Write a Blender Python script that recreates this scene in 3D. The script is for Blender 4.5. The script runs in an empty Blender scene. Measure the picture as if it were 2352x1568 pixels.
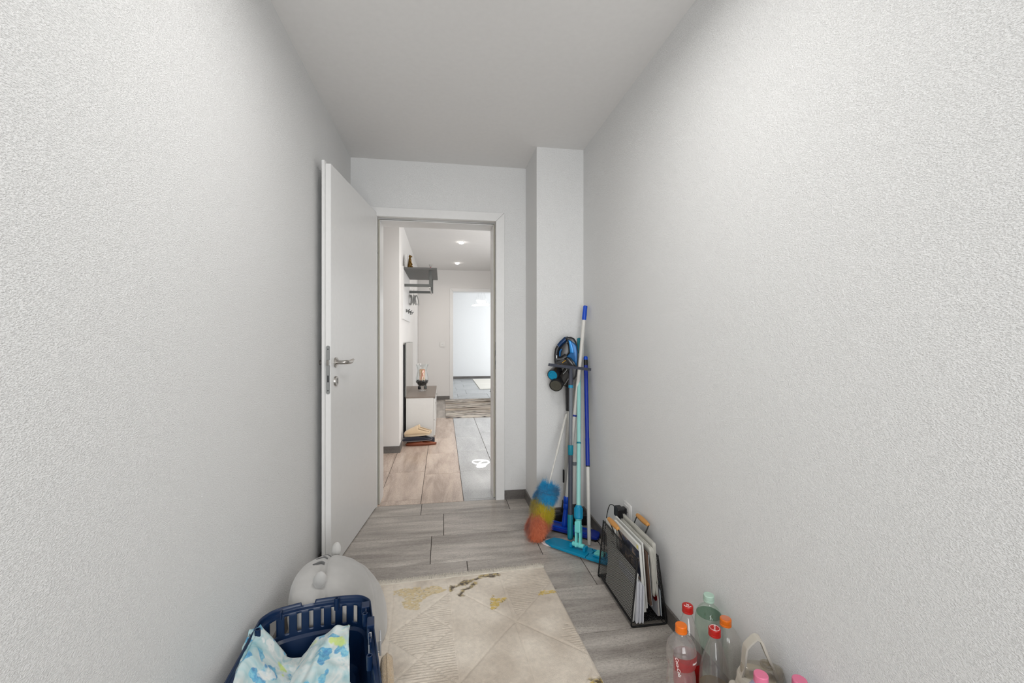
import bpy, bmesh, math, random
import numpy as np
from mathutils import Vector, Matrix, Euler, noise as mnoise
random.seed(7); np.random.seed(7)
R = math.radians; PI = math.pi
S = bpy.context.scene
COL = S.collection

# ---------------------------------------------------------------- camera, world, lights, exposure
cam_d = bpy.data.cameras.new('camera'); cam = bpy.data.objects.new('camera', cam_d); COL.objects.link(cam)
cam_d.sensor_width = 36; cam_d.lens = 15.0; cam_d.shift_y = -8/2352; cam_d.clip_start = .02
cam.location = (0, 0, 1.18); cam.rotation_euler = (R(90), 0, R(-9.22))
S.camera = cam
S.view_settings.view_transform = 'Standard'; S.view_settings.look = 'None'
S.view_settings.gamma = 1; S.view_settings.use_curve_mapping = False
S.view_settings.exposure = 0.1
w = bpy.data.worlds.new('world'); S.world = w; w.use_nodes = True
w.node_tree.nodes['Background'].inputs[0].default_value = (.80, .90, 1, 1)
w.node_tree.nodes['Background'].inputs[1].default_value = 1.0

def area(name, loc, rot, size, power, color=(1, 1, 1), shape='SQUARE', sy=None, spread=180):
    d = bpy.data.lights.new(name, 'AREA'); d.energy = power; d.color = color; d.shape = shape; d.size = size
    if sy: d.size_y = sy
    d.spread = R(spread)
    o = bpy.data.objects.new(name, d); COL.objects.link(o); o.location = loc; o.rotation_euler = rot
    return o
# surface lamp on the corridor ceiling, added fill light behind the photographer
area('corridor_lamp_light', (.15, 1.12, 2.34), (0, 0, 0), .34, 9.2, (1, .985, .96), 'DISK')
area('corridor_fill_light', (.15, -1.72, 1.25), (R(90), 0, 0), 1.3, 28, (.97, .985, 1), 'RECTANGLE', 2.1, 120)
# recessed hall downlights
DL = [(.25, 4.23), (.25, 5.85), (.25, 7.47)]
for x, y in DL:
    area('hall_downlight_light', (x, y, 2.474), (0, 0, 0), .07, 20, (1, .91, .82), 'DISK', spread=150)
# two unseen fill lights added for the hall; daylight through the far room's window
area('hall_side_fill_light', (1.55, 5.4, 1.4), (0, R(90), 0), 1.6, 17, (.95, .98, 1), 'RECTANGLE', 2.2)
area('hall_south_fill_light', (1.25, 3.36, 1.35), (R(90), 0, R(25)), .7, 30, (1, .97, .94), 'RECTANGLE', 2.0)  # added to brighten the pier face
area('room_window_light', (3.44, 10.4, 1.35), (0, R(90), 0), 2.0, 88, (.93, .97, 1), 'RECTANGLE', 2.6)

# ---------------------------------------------------------------- mesh helpers
class MB:
    def __init__(s): s.v = []; s.f = []
    def add(s, verts, faces, M=None):
        b = len(s.v)
        for p in verts:
            p = Vector(p)
            s.v.append(tuple(M @ p if M else p))
        s.f += [tuple(i+b for i in f) for f in faces]
        return s
    def box(s, c, d, M=None, bev=0, seg=1, rot=None):
        if rot is not None:
            M2 = Matrix.Translation(Vector(c)) @ (rot if isinstance(rot, Matrix) else Euler(rot).to_matrix().to_4x4())
            M = (M @ M2) if M else M2; c = (0, 0, 0)
        bm = bmesh.new(); bmesh.ops.create_cube(bm, size=1)
        for v in bm.verts: v.co = Vector((v.co.x*d[0]+c[0], v.co.y*d[1]+c[1], v.co.z*d[2]+c[2]))
        if bev: bmesh.ops.bevel(bm, geom=bm.edges[:], offset=min(bev, min(d)*.49), segments=seg, profile=.5, affect='EDGES')
        return s.bm(bm, M)
    def bb(s, x0, x1, y0, y1, z0, z1, **k): return s.box(((x0+x1)/2, (y0+y1)/2, (z0+z1)/2), (x1-x0, y1-y0, z1-z0), **k)
    def bm(s, bm, M=None):
        bm.verts.index_update()
        s.add([v.co.copy() for v in bm.verts], [[v.index for v in f.verts] for f in bm.faces], M); bm.free(); return s
    def tube(s, pts, r, n=12, caps=True, closed=False, M=None, flat=None):
        P = [Vector(p) for p in pts]; m = len(P)
        rs = r if isinstance(r, (list, tuple)) else [r]*m
        up = None; V = []; F = []
        for i in range(m):
            if closed: t = P[(i+1) % m]-P[i-1]
            else: t = P[min(i+1, m-1)]-P[max(i-1, 0)]
            t.normalize()
            if up is None:
                up = Vector((0, 0, 1)) if abs(t.z) < .9 else Vector((1, 0, 0))
            a = up - t*up.dot(t); a.normalize(); up = a; b = t.cross(a)
            for k in range(n):
                q = 2*PI*k/n
                V.append(P[i] + a*math.cos(q)*rs[i]*(flat or 1) + b*math.sin(q)*rs[i])
        L = m if closed else m-1
        for i in range(L):
            for k in range(n):
                j = (i+1) % m
                F.append((i*n+k, i*n+(k+1) % n, j*n+(k+1) % n, j*n+k))
        if caps and not closed:
            F.append(tuple(range(n-1, -1, -1))); F.append(tuple((m-1)*n+k for k in range(n)))
        return s.add(V, F, M)
    def rod(s, a, b, r, r2=None, n=14): return s.tube([a, b], [r, r2 if r2 is not None else r], n)
    def lathe(s, prof, n=32, M=None, ell=1.0):
        V = []; F = []; m = len(prof)
        for r, z in prof:
            for k in range(n):
                q = 2*PI*k/n; V.append((r*math.cos(q), r*math.sin(q)*ell, z))
        for i in range(m-1):
            for k in range(n):
                F.append((i*n+k, i*n+(k+1) % n, (i+1)*n+(k+1) % n, (i+1)*n+k))
        if prof[0][0] > 1e-6: F.append(tuple(range(n-1, -1, -1)))
        if prof[-1][0] > 1e-6: F.append(tuple((m-1)*n+k for k in range(n)))
        return s.add(V, F, M)
    def prism(s, poly, z0, z1, M=None, bev=0, seg=2):
        bm = bmesh.new()
        lo = [bm.verts.new((p[0], p[1], z0)) for p in poly]; hi = [bm.verts.new((p[0], p[1], z1)) for p in poly]
        n = len(poly)
        bm.faces.new(lo[::-1]); bm.faces.new(hi)
        for i in range(n): bm.faces.new((lo[i], lo[(i+1) % n], hi[(i+1) % n], hi[i]))
        bmesh.ops.recalc_face_normals(bm, faces=bm.faces[:])
        if bev:
            e = [e for e in bm.edges if abs(e.verts[0].co.z-e.verts[1].co.z) < 1e-9]
            bmesh.ops.bevel(bm, geom=e, offset=bev, segments=seg, profile=.5, affect='EDGES')
        return s.bm(bm, M)
    def ball(s, c, r, n=16, M=None):
        rr = r if isinstance(r, (tuple, list)) else (r, r, r)
        bm = bmesh.new(); bmesh.ops.create_uvsphere(bm, u_segments=n, v_segments=max(6, n//2), radius=1)
        for v in bm.verts: v.co = Vector((v.co.x*rr[0]+c[0], v.co.y*rr[1]+c[1], v.co.z*rr[2]+c[2]))
        return s.bm(bm, M)
    def mesh(s, name, smooth=True, ang=38):
        me = bpy.data.meshes.new(name); me.from_pydata(s.v, [], s.f); me.validate(); me.update()
        if smooth:
            me.shade_smooth()
            if ang: me.set_sharp_from_angle(angle=R(ang))
        return me

def base_of(o):
    v = Vector((0, 0, 0))
    while o is not None: v += o.location; o = o.parent
    return v
def obj(name, mb, mat, parent=None, smooth=True, ang=38, mod=None):
    me = mb.mesh(name, smooth, ang) if isinstance(mb, MB) else mb
    o = bpy.data.objects.new(name, me); COL.objects.link(o)
    if mat and not me.materials: me.materials.append(mat)
    if parent is not None:
        o.parent = parent; o.matrix_parent_inverse = Matrix.Translation(-base_of(parent)) if parent.type == 'EMPTY' else Matrix()
    return o
def tag(o, label=None, cat=None, group=None, kind=None):
    for k, v in (('label', label), ('category', cat), ('group', group), ('kind', kind)):
        if v: o[k] = v
    return o
def thing(name, label, cat, loc=(0, 0, 0), group=None):
    o = bpy.data.objects.new(name, None); COL.objects.link(o); o.location = loc; o.empty_display_size = .1
    return tag(o, label, cat, group)
def struct(name, mb, mat, parent=None, **k):
    o = obj(name, mb, mat, parent, **k)
    if parent is None: o['kind'] = 'structure'
    return o
def seg(a, b, t): return tuple(a[i]+(b[i]-a[i])*t for i in range(3))
def solid(o, t, off=-1):
    m = o.modifiers.new('thickness', 'SOLIDIFY'); m.thickness = t; m.offset = off; return o
def subs(o, n=1):
    m = o.modifiers.new('smooth', 'SUBSURF'); m.levels = n; m.render_levels = n; return o

# ---------------------------------------------------------------- materials
def srgb(r, g, b):
    f = lambda c: (c/255/12.92) if c/255 <= .04045 else ((c/255+.055)/1.055)**2.4
    return (f(r), f(g), f(b), 1)
class NT:
    def __init__(s, name):
        s.m = bpy.data.materials.new(name); s.m.use_nodes = True; s.t = s.m.node_tree; s.t.nodes.clear()
        s.out = s.t.nodes.new('ShaderNodeOutputMaterial')
    def n(s, typ, **k):
        x = s.t.nodes.new('ShaderNode'+typ)
        for a, b in k.items():
            if hasattr(x, a): setattr(x, a, b)
            else: raise KeyError(a)
        return x
    def l(s, a, b): s.t.links.new(a, b)
    def coord(s, scale=(1, 1, 1), rot=(0, 0, 0), loc=(0, 0, 0), kind='Object'):
        c = s.n('TexCoord'); m = s.n('Mapping'); m.inputs['Scale'].default_value = scale
        m.inputs['Rotation'].default_value = rot; m.inputs['Location'].default_value = loc
        s.l(c.outputs[kind], m.inputs[0]); return m.outputs[0]
    def noise(s, vec, scale, detail=2, rough=.5, dist=0):
        x = s.n('TexNoise'); x.inputs['Scale'].default_value = scale; x.inputs['Detail'].default_value = detail
        x.inputs['Roughness'].default_value = rough; x.inputs['Distortion'].default_value = dist
        if vec is not None: s.l(vec, x.inputs['Vector'])
        return x.outputs['Fac']
    def ramp(s, fac, stops, interp='LINEAR'):
        x = s.n('ValToRGB'); x.color_ramp.interpolation = interp; e = x.color_ramp.elements
        while len(e) < len(stops): e.new(.5)
        for i, (p, c) in enumerate(stops):
            e[i].position = p; e[i].color = c if len(c) == 4 else (*c, 1)
        s.l(fac, x.inputs[0]); return x.outputs[0]
    def mix(s, fac, a, b, mode='MIX'):
        x = s.n('Mix', data_type='RGBA', blend_type=mode)
        for sock, v in ((x.inputs[0], fac), (x.inputs[6], a), (x.inputs[7], b)):
            if hasattr(v, 'links'): s.l(v, sock)
            else: sock.default_value = v
        return x.outputs[2]
    def math(s, op, a, b=0.0):
        x = s.n('Math', operation=op)
        for i, v in enumerate((a, b)):
            if hasattr(v, 'links'): s.l(v, x.inputs[i])
            else: x.inputs[i].default_value = v
        return x.outputs[0]
    def bsdf(s, color, rough=.5, metal=0, spec=.5, trans=0, ior=1.45, alpha=1, sheen=0, coat=0, emis=None, es=0):
        p = s.n('BsdfPrincipled')
        for k, v in (('Base Color', color), ('Roughness', rough), ('Metallic', metal), ('Specular IOR Level', spec), ('Transmission Weight', trans), ('IOR', ior), ('Sheen Weight', sheen), ('Coat Weight', coat)):
            if hasattr(v, 'links'): s.l(v, p.inputs[k])
            else: p.inputs[k].default_value = v
        if emis: p.inputs['Emission Color'].default_value = emis; p.inputs['Emission Strength'].default_value = es
        s.p = p; s.l(p.outputs[0], s.out.inputs[0]); return p
    def bump(s, h, strength=.5, dist=.01):
        b = s.n('Bump'); b.inputs['Strength'].default_value = strength; b.inputs['Distance'].default_value = dist
        s.l(h, b.inputs['Height']); s.l(b.outputs[0], s.p.inputs['Normal']); return b
def simple(name, color, rough=.5, bump=None, **k):
    t = NT(name)
    n = t.noise(t.coord(), 40, 3)
    c = t.mix(n, tuple(x*.94 for x in color[:3])+(1,), color)
    t.bsdf(c, rough, **k)
    if bump: t.bump(t.noise(t.coord(), bump[0], 2), bump[1], bump[2])
    return t.m
M = {}
def plaster(name, col, sc=360, st=.8, dist=.0031):
    t = NT(name)
    v = t.coord(scale=(.75, .75, 1.5), rot=(R(24), R(18), 0))
    n1 = t.noise(v, sc, 3, .6, 0)
    n2 = t.noise(v, sc*.42, 2, .5)
    n3 = t.noise(t.coord(), 1.3, 2)
    h = t.math('ADD', t.ramp(n1, [(.24, (0, 0, 0)), (.50, (.72, .72, .72)), (.78, (1, 1, 1))]), t.math('MULTIPLY', n2, .5))
    c = t.mix(n3, tuple(x*.975 for x in col[:3])+(1,), col)
    t.bsdf(c, .92, spec=.15); t.bump(h, st, dist)
    return t.m
WALLC = (.88, .88, .873, 1)
M['wall'] = plaster('wall_plaster', WALLC)
M['hallwall'] = plaster('hall_plaster', (.80, .785, .77, 1), 500, .7, .0016)
M['ceil'] = simple('ceiling_paint', (.80, .79, .78, 1), .9, bump=(300, .08, .002), spec=.2)
M['white'] = simple('white_lacquer', (.78, .775, .765, 1), .32)
M['seal'] = simple('door_seal', srgb(178, 174, 160), .7)
M['steel'] = simple('brushed_steel', (.42, .40, .375, 1), .33, metal=1)
M['zinc'] = simple('zinc_plate', (.42, .43, .43, 1), .4, metal=1)
M['black'] = simple('black_plastic', (.012, .012, .014, 1), .4)
M['blackwire'] = simple('black_wire', (.008, .008, .009, 1), .45)
M['grout'] = simple('grout', (.055, .045, .04, 1), .9)
def tilemat(name, lo, mid, hi, rough, spec, sy=11):
    t = NT(name)
    oi = t.n('ObjectInfo'); c = t.n('TexCoord')
    a = t.n('VectorMath', operation='ADD'); t.l(c.outputs['Object'], a.inputs[0])
    mu = t.n('VectorMath', operation='SCALE'); mu.inputs[0].default_value = (31, 17, 53); t.l(oi.outputs['Random'], mu.inputs['Scale'])
    t.l(mu.outputs[0], a.inputs[1])
    m1 = t.n('Mapping'); m1.inputs['Scale'].default_value = (1.5, sy, sy); t.l(a.outputs[0], m1.inputs[0])
    m2 = t.n('Mapping'); m2.inputs['Scale'].default_value = (70, 190, 190); t.l(a.outputs[0], m2.inputs[0])
    streak = t.noise(m1.outputs[0], 1, 4, .62, .5)
    grain = t.noise(m2.outputs[0], 1, 3, .7)
    speck = t.noise(a.outputs[0], 260, 2, .6)
    col = t.ramp(streak, [(.28, lo), (.5, mid), (.74, hi)])
    col = t.mix(t.ramp(grain, [(.25, (.62, .62, .62)), (.6, (1.08, 1.07, 1.06))]), col, col, 'MIX')
    g = t.ramp(grain, [(.28, (.66, .66, .66)), (.55, (1, 1, 1)), (.8, (1.15, 1.14, 1.12))])
    col = t.mix(.85, col, g, 'MULTIPLY')
    s2 = t.ramp(speck, [(.30, (.40, .38, .37)), (.40, (1, 1, 1)), (.60, (1, 1, 1)), (.70, (1.3, 1.29, 1.27))])
    patch = t.ramp(t.noise(a.outputs[0], 9, 2), [(.36, (0, 0, 0)), (.60, (1, 1, 1))])
    col = t.mix(patch, col, t.mix(1.0, col, s2, 'MULTIPLY'))
    t.bsdf(col, rough, spec=spec)
    if rough > .1: t.bump(t.math('ADD', t.math('MULTIPLY', speck, .5), grain), .12, .0012)
    return t.m
M['tile'] = tilemat('grey_stone_tile', srgb(135, 128, 122), srgb(168, 161, 154), srgb(206, 199, 191), .30, .45)
M['tilebrown'] = tilemat('brown_stone_tile', srgb(168, 150, 138), srgb(202, 183, 169), srgb(222, 205, 191), .20, .5, 9)
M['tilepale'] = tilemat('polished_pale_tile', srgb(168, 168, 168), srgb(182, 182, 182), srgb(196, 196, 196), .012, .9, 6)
M['tilefar'] = tilemat('far_room_tile', srgb(150, 152, 153), srgb(172, 174, 175), srgb(188, 190, 190), .25, .5)
M['skirt'] = tilemat('skirting_tile', srgb(86, 82, 79), srgb(106, 102, 99), srgb(124, 120, 116), .45, .4, 6)

# ================================================================ SETTING
XL, XR, YB, YF = -.629, .925, 3.094, -1.8
ZC, ZH = 2.43, 2.485
def wallbox(name, boxes, mat, **k):
    m = MB()
    for b in boxes: m.bb(*b)
    return struct(name, m, mat, smooth=False, **k)
wallbox('wall_left', [(XL-.15, XL, YF-.1, 3.32, -.05, 2.6)], M['wall'])
wallbox('wall_right', [(XR, XR+.15, YF-.1, 3.32, -.05, 2.6)], M['wall'])
OX0, OX1, OZ = -.454, .383, 2.03           # clear door opening
wallbox('wall_back', [(XL, OX0-.02, YB, 3.312, -.05, 2.6), (OX1+.02, XR, YB, 3.312, -.05, 2.6), (OX0-.02, OX1+.02, YB, 3.312, OZ+.02, 2.6)], M['wall'])
wallbox('wall_chase', [(.606, XR, 2.728, YB, -.05, ZC+.02)], M['wall'])
wallbox('wall_front', [(XL-.15, XR+.15, YF-.15, YF, -.05, 2.6)], M['wall'])
wallbox('ceiling', [(XL-.1, XR+.1, YF-.1, YB+.1, ZC, ZC+.15)], M['ceil'])
# unseen door frame set around the added fill light
d2 = thing('door_2', None, None, (.15, YF, 0)); d2['kind'] = 'structure'
m = MB()
for b in [(-.5, -.44, -1.80, -1.75, 0, 2.3), (.74, .80, -1.80, -1.75, 0, 2.3), (-.44, .74, -1.80, -1.75, 2.24, 2.3), (-.44, .74, -1.80, -1.75, 0, .1)]: m.bb(*b, bev=.004)
obj('door_frame', m, M['white'], d2, smooth=False)
# hall beyond the door
HXL, HXR, HYF = -.455, 1.62, 8.29
wallbox('wall_hall_pier', [(-.80, HXL+.012, 4.527, 4.75, -.05, 2.6), (-.80, HXL, 4.75, 8.41, -.05, 2.6)], M['hallwall'])
wallbox('wall_hall_alcove', [(-1.75, -1.6, 3.3, 4.7, -.05, 2.6), (-1.6, -.8, 4.55, 4.7, -.05, 2.6), (-1.75, XL-.15, 3.16, 3.312, -.05, 2.6)], M['hallwall'])
wallbox('wall_hall_right', [(HXR, HXR+.12, 3.16, 8.41, -.05, 2.6), (XR+.15, HXR, 3.16, 3.312, -.05, 2.6)], M['hallwall'])
FX0, FX1, FZ = .199, 1.06, 2.075
wallbox('wall_hall_far', [(HXL, FX0-.02, HYF, 8.41, -.05, 2.6), (FX1+.02, HXR, HYF, 8.41, -.05, 2.6), (FX0-.02, FX1+.02, HYF, 8.41, FZ+.02, 2.6)], M['hallwall'])
wallbox('ceiling_hall', [(-1.75, HXR+.1, 3.25, 8.41, ZH, ZH+.12)], M['ceil'])
# far room
M['farwall'] = simple('far_room_paint', (.84, .84, .84, 1), .9, spec=.2)
wallbox('wall_room_far', [(-2.6, 3.6, 12.45, 12.6, -.05, 2.6)], M['farwall'])
wallbox('wall_room_left', [(-2.75, -2.6, 8.3, 12.6, -.05, 2.6)], M['farwall'])
wallbox('wall_room_right', [(3.5, 3.65, 8.3, 9.0, -.05, 2.6), (3.5, 3.65, 11.8, 12.6, -.05, 2.6), (3.5, 3.65, 9.0, 11.8, -.05, .25), (3.5, 3.65, 9.0, 11.8, 2.35, 2.6)], M['farwall'])
wallbox('wall_room_front', [(-2.6, HXL, 8.30, 8.415, -.05, 2.6), (HXR, 3.6, 8.30, 8.415, -.05, 2.6)], M['farwall'])
wallbox('ceiling_room', [(-2.7, 3.65, 8.36, 12.6, ZH, ZH+.12)], M['ceil'])
win = thing('window_1', None, None, (3.57, 10.4, .25)); win['kind'] = 'structure'
m = MB()
for y in (9.03, 10.4, 11.77): m.bb(3.54, 3.60, y-.03, y+.03, .25, 2.35)
m.bb(3.54, 3.60, 9.0, 11.8, .25, .31); m.bb(3.54, 3.60, 9.0, 11.8, 2.29, 2.35)
obj('window_frame', m, M['white'], win, smooth=False)
t = NT('window_glass'); tr = t.n('BsdfTransparent'); gl = t.n('BsdfGlossy'); gl.inputs['Roughness'].default_value = .02
mx = t.n('MixShader'); mx.inputs[0].default_value = .06; t.l(tr.outputs[0], mx.inputs[1]); t.l(gl.outputs[0], mx.inputs[2]); t.l(mx.outputs[0], t.out.inputs[0])
obj('pane', MB().bb(3.565, 3.571, 9.05, 11.75, .3, 2.3), t.m, win, smooth=False)

# floor: grout bed with every tile laid on it
fl = MB()
fl.bb(XL-.05, XR+.05, YF-.05, 3.32, -.06, -.0025); fl.bb(-1.7, HXR+.05, 3.32, 8.4, -.06, -.0025); fl.bb(-2.65, 3.6, 8.4, 12.5, -.06, -.0025)
floor = struct('floor', fl, M['grout'], smooth=False)
_tc = {}
def tile(x0, x1, y0, y1, mat, along='x', gap=.0035):
    L, W = (x1-x0-gap), (y1-y0-gap)
    if L < .012 or W < .012: return
    if along == 'y': L, W = W, L
    key = (round(L, 3), round(W, 3), mat.name)
    if key not in _tc:
        me = MB().box((0, 0, -.005), (L, W, .01), bev=.0012).mesh('tile', False); me.materials.append(mat); _tc[key] = me
    o = bpy.data.objects.new('tile', _tc[key]); COL.objects.link(o)
    o.parent = floor; o.location = ((x0+x1)/2, (y0+y1)/2, random.uniform(-.0004, .0002))
    if along == 'y': o.rotation_euler.z = PI/2
    return o
def clip_tile(x0, x1, y0, y1, bounds, mat, along):
    bx0, bx1, by0, by1 = bounds
    tile(max(x0, bx0), min(x1, bx1), max(y0, by0), min(y1, by1), mat, along)
rows = [(2.907, 3.104, -.146), (2.586, 2.907, .006), (2.27, 2.586, -.065), (1.953, 2.27, .126), (1.637, 1.953, .30)]
y = 1.637
offs = [.45, .02, .2, .4, .1, .33, .5, .22, .05, .4, .15]
for i in range(11): rows.append((y-.3165, y, offs[i])); y -= .3165
for y0, y1, off in rows:
    for k in range(-2, 3):
        x0 = off + .605*k
        if x0 > XR or x0+.605 < XL: continue
        clip_tile(x0, x0+.605, y0, y1, (XL, XR, YF, 3.104), M['tile'], 'x')
colstart = {0: 3.14, -1: 3.105, -2: 3.19, -3: 3.245, 1: 3.33, 2: 3.2, 3: 3.1, 4: 3.3, -4: 3.4, -5: 3.15, -6: 3.3}
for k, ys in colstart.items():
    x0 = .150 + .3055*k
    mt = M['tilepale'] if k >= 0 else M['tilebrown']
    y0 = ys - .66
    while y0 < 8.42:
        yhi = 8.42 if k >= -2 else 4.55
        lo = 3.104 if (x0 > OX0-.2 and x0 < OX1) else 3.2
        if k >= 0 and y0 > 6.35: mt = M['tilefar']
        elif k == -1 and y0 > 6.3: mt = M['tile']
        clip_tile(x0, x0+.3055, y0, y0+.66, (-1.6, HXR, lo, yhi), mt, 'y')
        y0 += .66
for i in range(7):
    for k in range(-3, 6):
        x0 = .3+.62*k+(.2 if i % 2 else 0); y0 = 8.42+.62*i
        clip_tile(x0, x0+.62, y0, y0+.62, (-2.6, 3.5, 8.42, 12.45), M['tilefar'], 'x')

# skirting tiles
def skirt(name, x0, x1, y0, y1, h=.065, n=None):
    o = struct(name, MB().bb(x0, x1, y0, y1, -.002, h, bev=.0015), M['skirt'], smooth=False); return o
skirt('baseboard_left', XL, XL+.010, YF, 3.09)
skirt('baseboard_right', XR-.010, XR, YF, 2.718)
skirt('baseboard_chase', .606, XR-.01, 2.718, 2.728)
skirt('baseboard_chase_side', .596, .606, 2.718, 3.084)
skirt('baseboard_back', .446, .606, 3.084, 3.094)
skirt('baseboard_hall_pier', -.80, HXL+.020, 4.517, 4.527, .068)
skirt('baseboard_hall_left', HXL+.012, HXL+.022, 4.527, 4.74, .068)
skirt('baseboard_hall_far', HXL, .13, 8.28, 8.29, .068)
skirt('baseboard_room', -2.6, 3.5, 12.44, 12.45, .07)

# ---------------------------------------------------------------- door_1
D = thing('door_1', None, None, (OX0, YB, 0)); D['kind'] = 'structure'
# casing with mitred corners
def casing(M_, x0, x1, z1, wd, y0, y1, nm='casing'):
    prof = [((x0-wd, x0), 0), ]
    for sx, a, b in ((-1, x0-wd, x0), (1, x1, x1+wd)):
        ou, inn = (a, b) if sx < 0 else (b, a)
        poly = [(ou, 0), (inn, 0), (inn, z1), (ou, z1+wd)]
        mb = MB().prism(poly, y0, y1, Matrix(((1, 0, 0, 0), (0, 0, 1, 0), (0, 1, 0, 0), (0, 0, 0, 1))), bev=.002)
        obj(nm, mb, M['white'], M_, smooth=False)
    poly = [(x0-wd+.0008, z1+wd), (x0+.0004, z1+.0006), (x1-.0004, z1+.0006), (x1+wd-.0008, z1+wd)]
    obj(nm, MB().prism(poly, y0, y1, Matrix(((1, 0, 0, 0), (0, 0, 1, 0), (0, 1, 0, 0), (0, 0, 0, 1))), bev=.002), M['white'], M_, smooth=False)
casing(D, OX0, OX1, OZ, .062, YB-.012, YB+.004)
casing(D, OX0+.014, OX1-.014, OZ-.014, .05, 3.308, 3.322)
jm = MB()
jm.bb(OX0-.02, OX0, YB, 3.315, 0, OZ); jm.bb(OX1, OX1+.02, YB, 3.315, 0, OZ); jm.bb(OX0-.02, OX1+.02, YB, 3.315, OZ, OZ+.02)
jm.bb(OX0, OX0+.014, YB+.05, 3.316, 0, OZ-.014, bev=.002); jm.bb(OX1-.014, OX1, YB+.05, 3.316, 0, OZ-.014, bev=.002); jm.bb(OX0, OX1, YB+.05, 3.316, OZ-.014, OZ, bev=.002)
obj('jamb', jm, M['white'], D, smooth=False)
sl = MB()
sl.tube([(OX0+.007, YB+.046, .003), (OX0+.007, YB+.046, OZ-.008), (OX1-.007, YB+.046, OZ-.008), (OX1-.007, YB+.046, .003)], .0055, 8)
obj('rubber_seal', sl, M['seal'], D)
sp = MB().bb(OX1-.0015, OX1, 3.105, 3.127, .95, 1.15, bev=.0006)
spo = obj('strike_plate', sp, M['zinc'], D, smooth=False); spo['label'] = 'steel strike plate on the right jamb'
obj('strike_hole', MB().bb(OX1-.0022, OX1-.0012, 3.110, 3.122, 1.05, 1.09).bb(OX1-.0022, OX1-.0012, 3.110, 3.122, .985, 1.015), M['black'], spo, smooth=False)
# leaf: hinged on the left jamb, swung back against the left wall.  local: +x from hinge to free edge, +y towards the left wall
hx, hy = -.456, YB-.012
fxv = Vector((-.554-hx, 2.258-hy, 0)); LL = fxv.length; fxv.normalize()
nxv = Vector((fxv.y, -fxv.x, 0))       # away from the room, towards the left wall
if nxv.x > 0: nxv = -nxv
LM = Matrix(((fxv.x, nxv.x, 0, hx), (fxv.y, nxv.y, 0, hy), (0, 0, 1, 0), (0, 0, 0, 1)))
leaf = MB().bb(0, LL, 0, .027, .006, 2.055, M=LM, bev=.0015).bb(-.012, LL+.013, .0272, .041, .006, 2.068, M=LM, bev=.0015)
lf = obj('door_leaf', leaf, M['white'], D, smooth=False)
# mortice lock plate on the free edge
lp = MB()
pl = [(math.cos(a)*.010, math.sin(a)*.010+.112) for a in [PI*i/10 for i in range(11)]] + [(math.cos(a)*.010, math.sin(a)*.010-.112) for a in [PI+PI*i/10 for i in range(11)]]
EM = LM @ Matrix.Translation((LL, .0135, 1.02)) @ Matrix(((0, 0, 1, 0), (1, 0, 0, 0), (0, 1, 0, 0), (0, 0, 0, 1)))
lp.prism(pl, -.001, .0022, EM)
lk = obj('lock_plate', lp, M['zinc'], lf, smooth=False)
lb = MB().bb(-.007, .005, .022, .050, .0, .011, M=EM, bev=.001)
obj('latch_bolt', lb, M['steel'], lf, smooth=False)
obj('lock_hole', MB().bb(-.004, .003, -.062, -.028, .0018, .0028, M=EM).box((0, .104, .0024), (.005, .005, .0014), M=EM).box((0, -.104, .0024), (.005, .005, .0014), M=EM), M['black'], lf, smooth=False)
def lever(side):
    yy = 0 if side < 0 else .041
    P = lambda x, y, z: LM @ Vector((x, yy+side*y, z))
    m = MB()
    hxl = LL-.064
    m.tube([P(hxl, .0, 1.054), P(hxl, .007, 1.054)], .0265, 28)
    m.tube([P(hxl, .006, 1.054), P(hxl, .009, 1.054)], .020, 28)
    pts = [(0, .008, 1.054), (0, .03, 1.054), (0, .042, 1.0545), (-.004, .050, 1.055), (-.012, .054, 1.055), (-.03, .055, 1.054), (-.06, .055, 1.053), (-.075, .055, 1.0545), (-.090, .055, 1.059), (-.108, .055, 1.063), (-.130, .055, 1.0625)]
    rs = [.010, .010, .010, .0105, .0105, .0105, .0105, .0105, .009, .0062, .0018]
    m.tube([P(hxl+a, b, c) for a, b, c in pts], rs, 14)
    return m
obj('door_handle', lever(-1), M['steel'], lf)
obj('door_handle', lever(1), M['steel'], lf)
m = MB(); hxl = LL-.064
m.tube([LM @ Vector((hxl, 0, .958)), LM @ Vector((hxl, -.008, .958))], [.0265, .0245], 28)
ks = obj('keyhole_plate', m, M['steel'], lf)
m = MB().bb(hxl-.0022, hxl+.0022, -.0088, -.0078, .946, .972, M=LM)
m.tube([LM @ Vector((hxl, -.0078, .968)), LM @ Vector((hxl, -.0089, .968))], .0045, 12)
obj('keyhole', m, M['black'], lf)
for z in (.28, 1.78):
    m = MB().tube([(hx-.018, hy-.016, z-.045), (hx-.018, hy-.016, z+.045)], .008, 12)
    obj('hinge', m, M['zinc'], D)
m = MB().tube([(OX0+.001, YB+.03, 1.780), (OX0+.0035, YB+.03, 1.780)], .006, 10); obj('hinge_screw', m, M['zinc'], D)
# far doorway
D3 = thing('door_3', None, None, (FX0, HYF, 0)); D3['kind'] = 'structure'
casing(D3, FX0, FX1, FZ, .066, HYF-.012, HYF+.004)
m = MB().bb(FX0-.02, FX0, HYF, 8.415, 0, FZ).bb(FX1, FX1+.02, HYF, 8.415, 0, FZ).bb(FX0-.02, FX1+.02, HYF, 8.415, FZ, FZ+.02)
obj('jamb', m, M['white'], D3, smooth=False)
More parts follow.
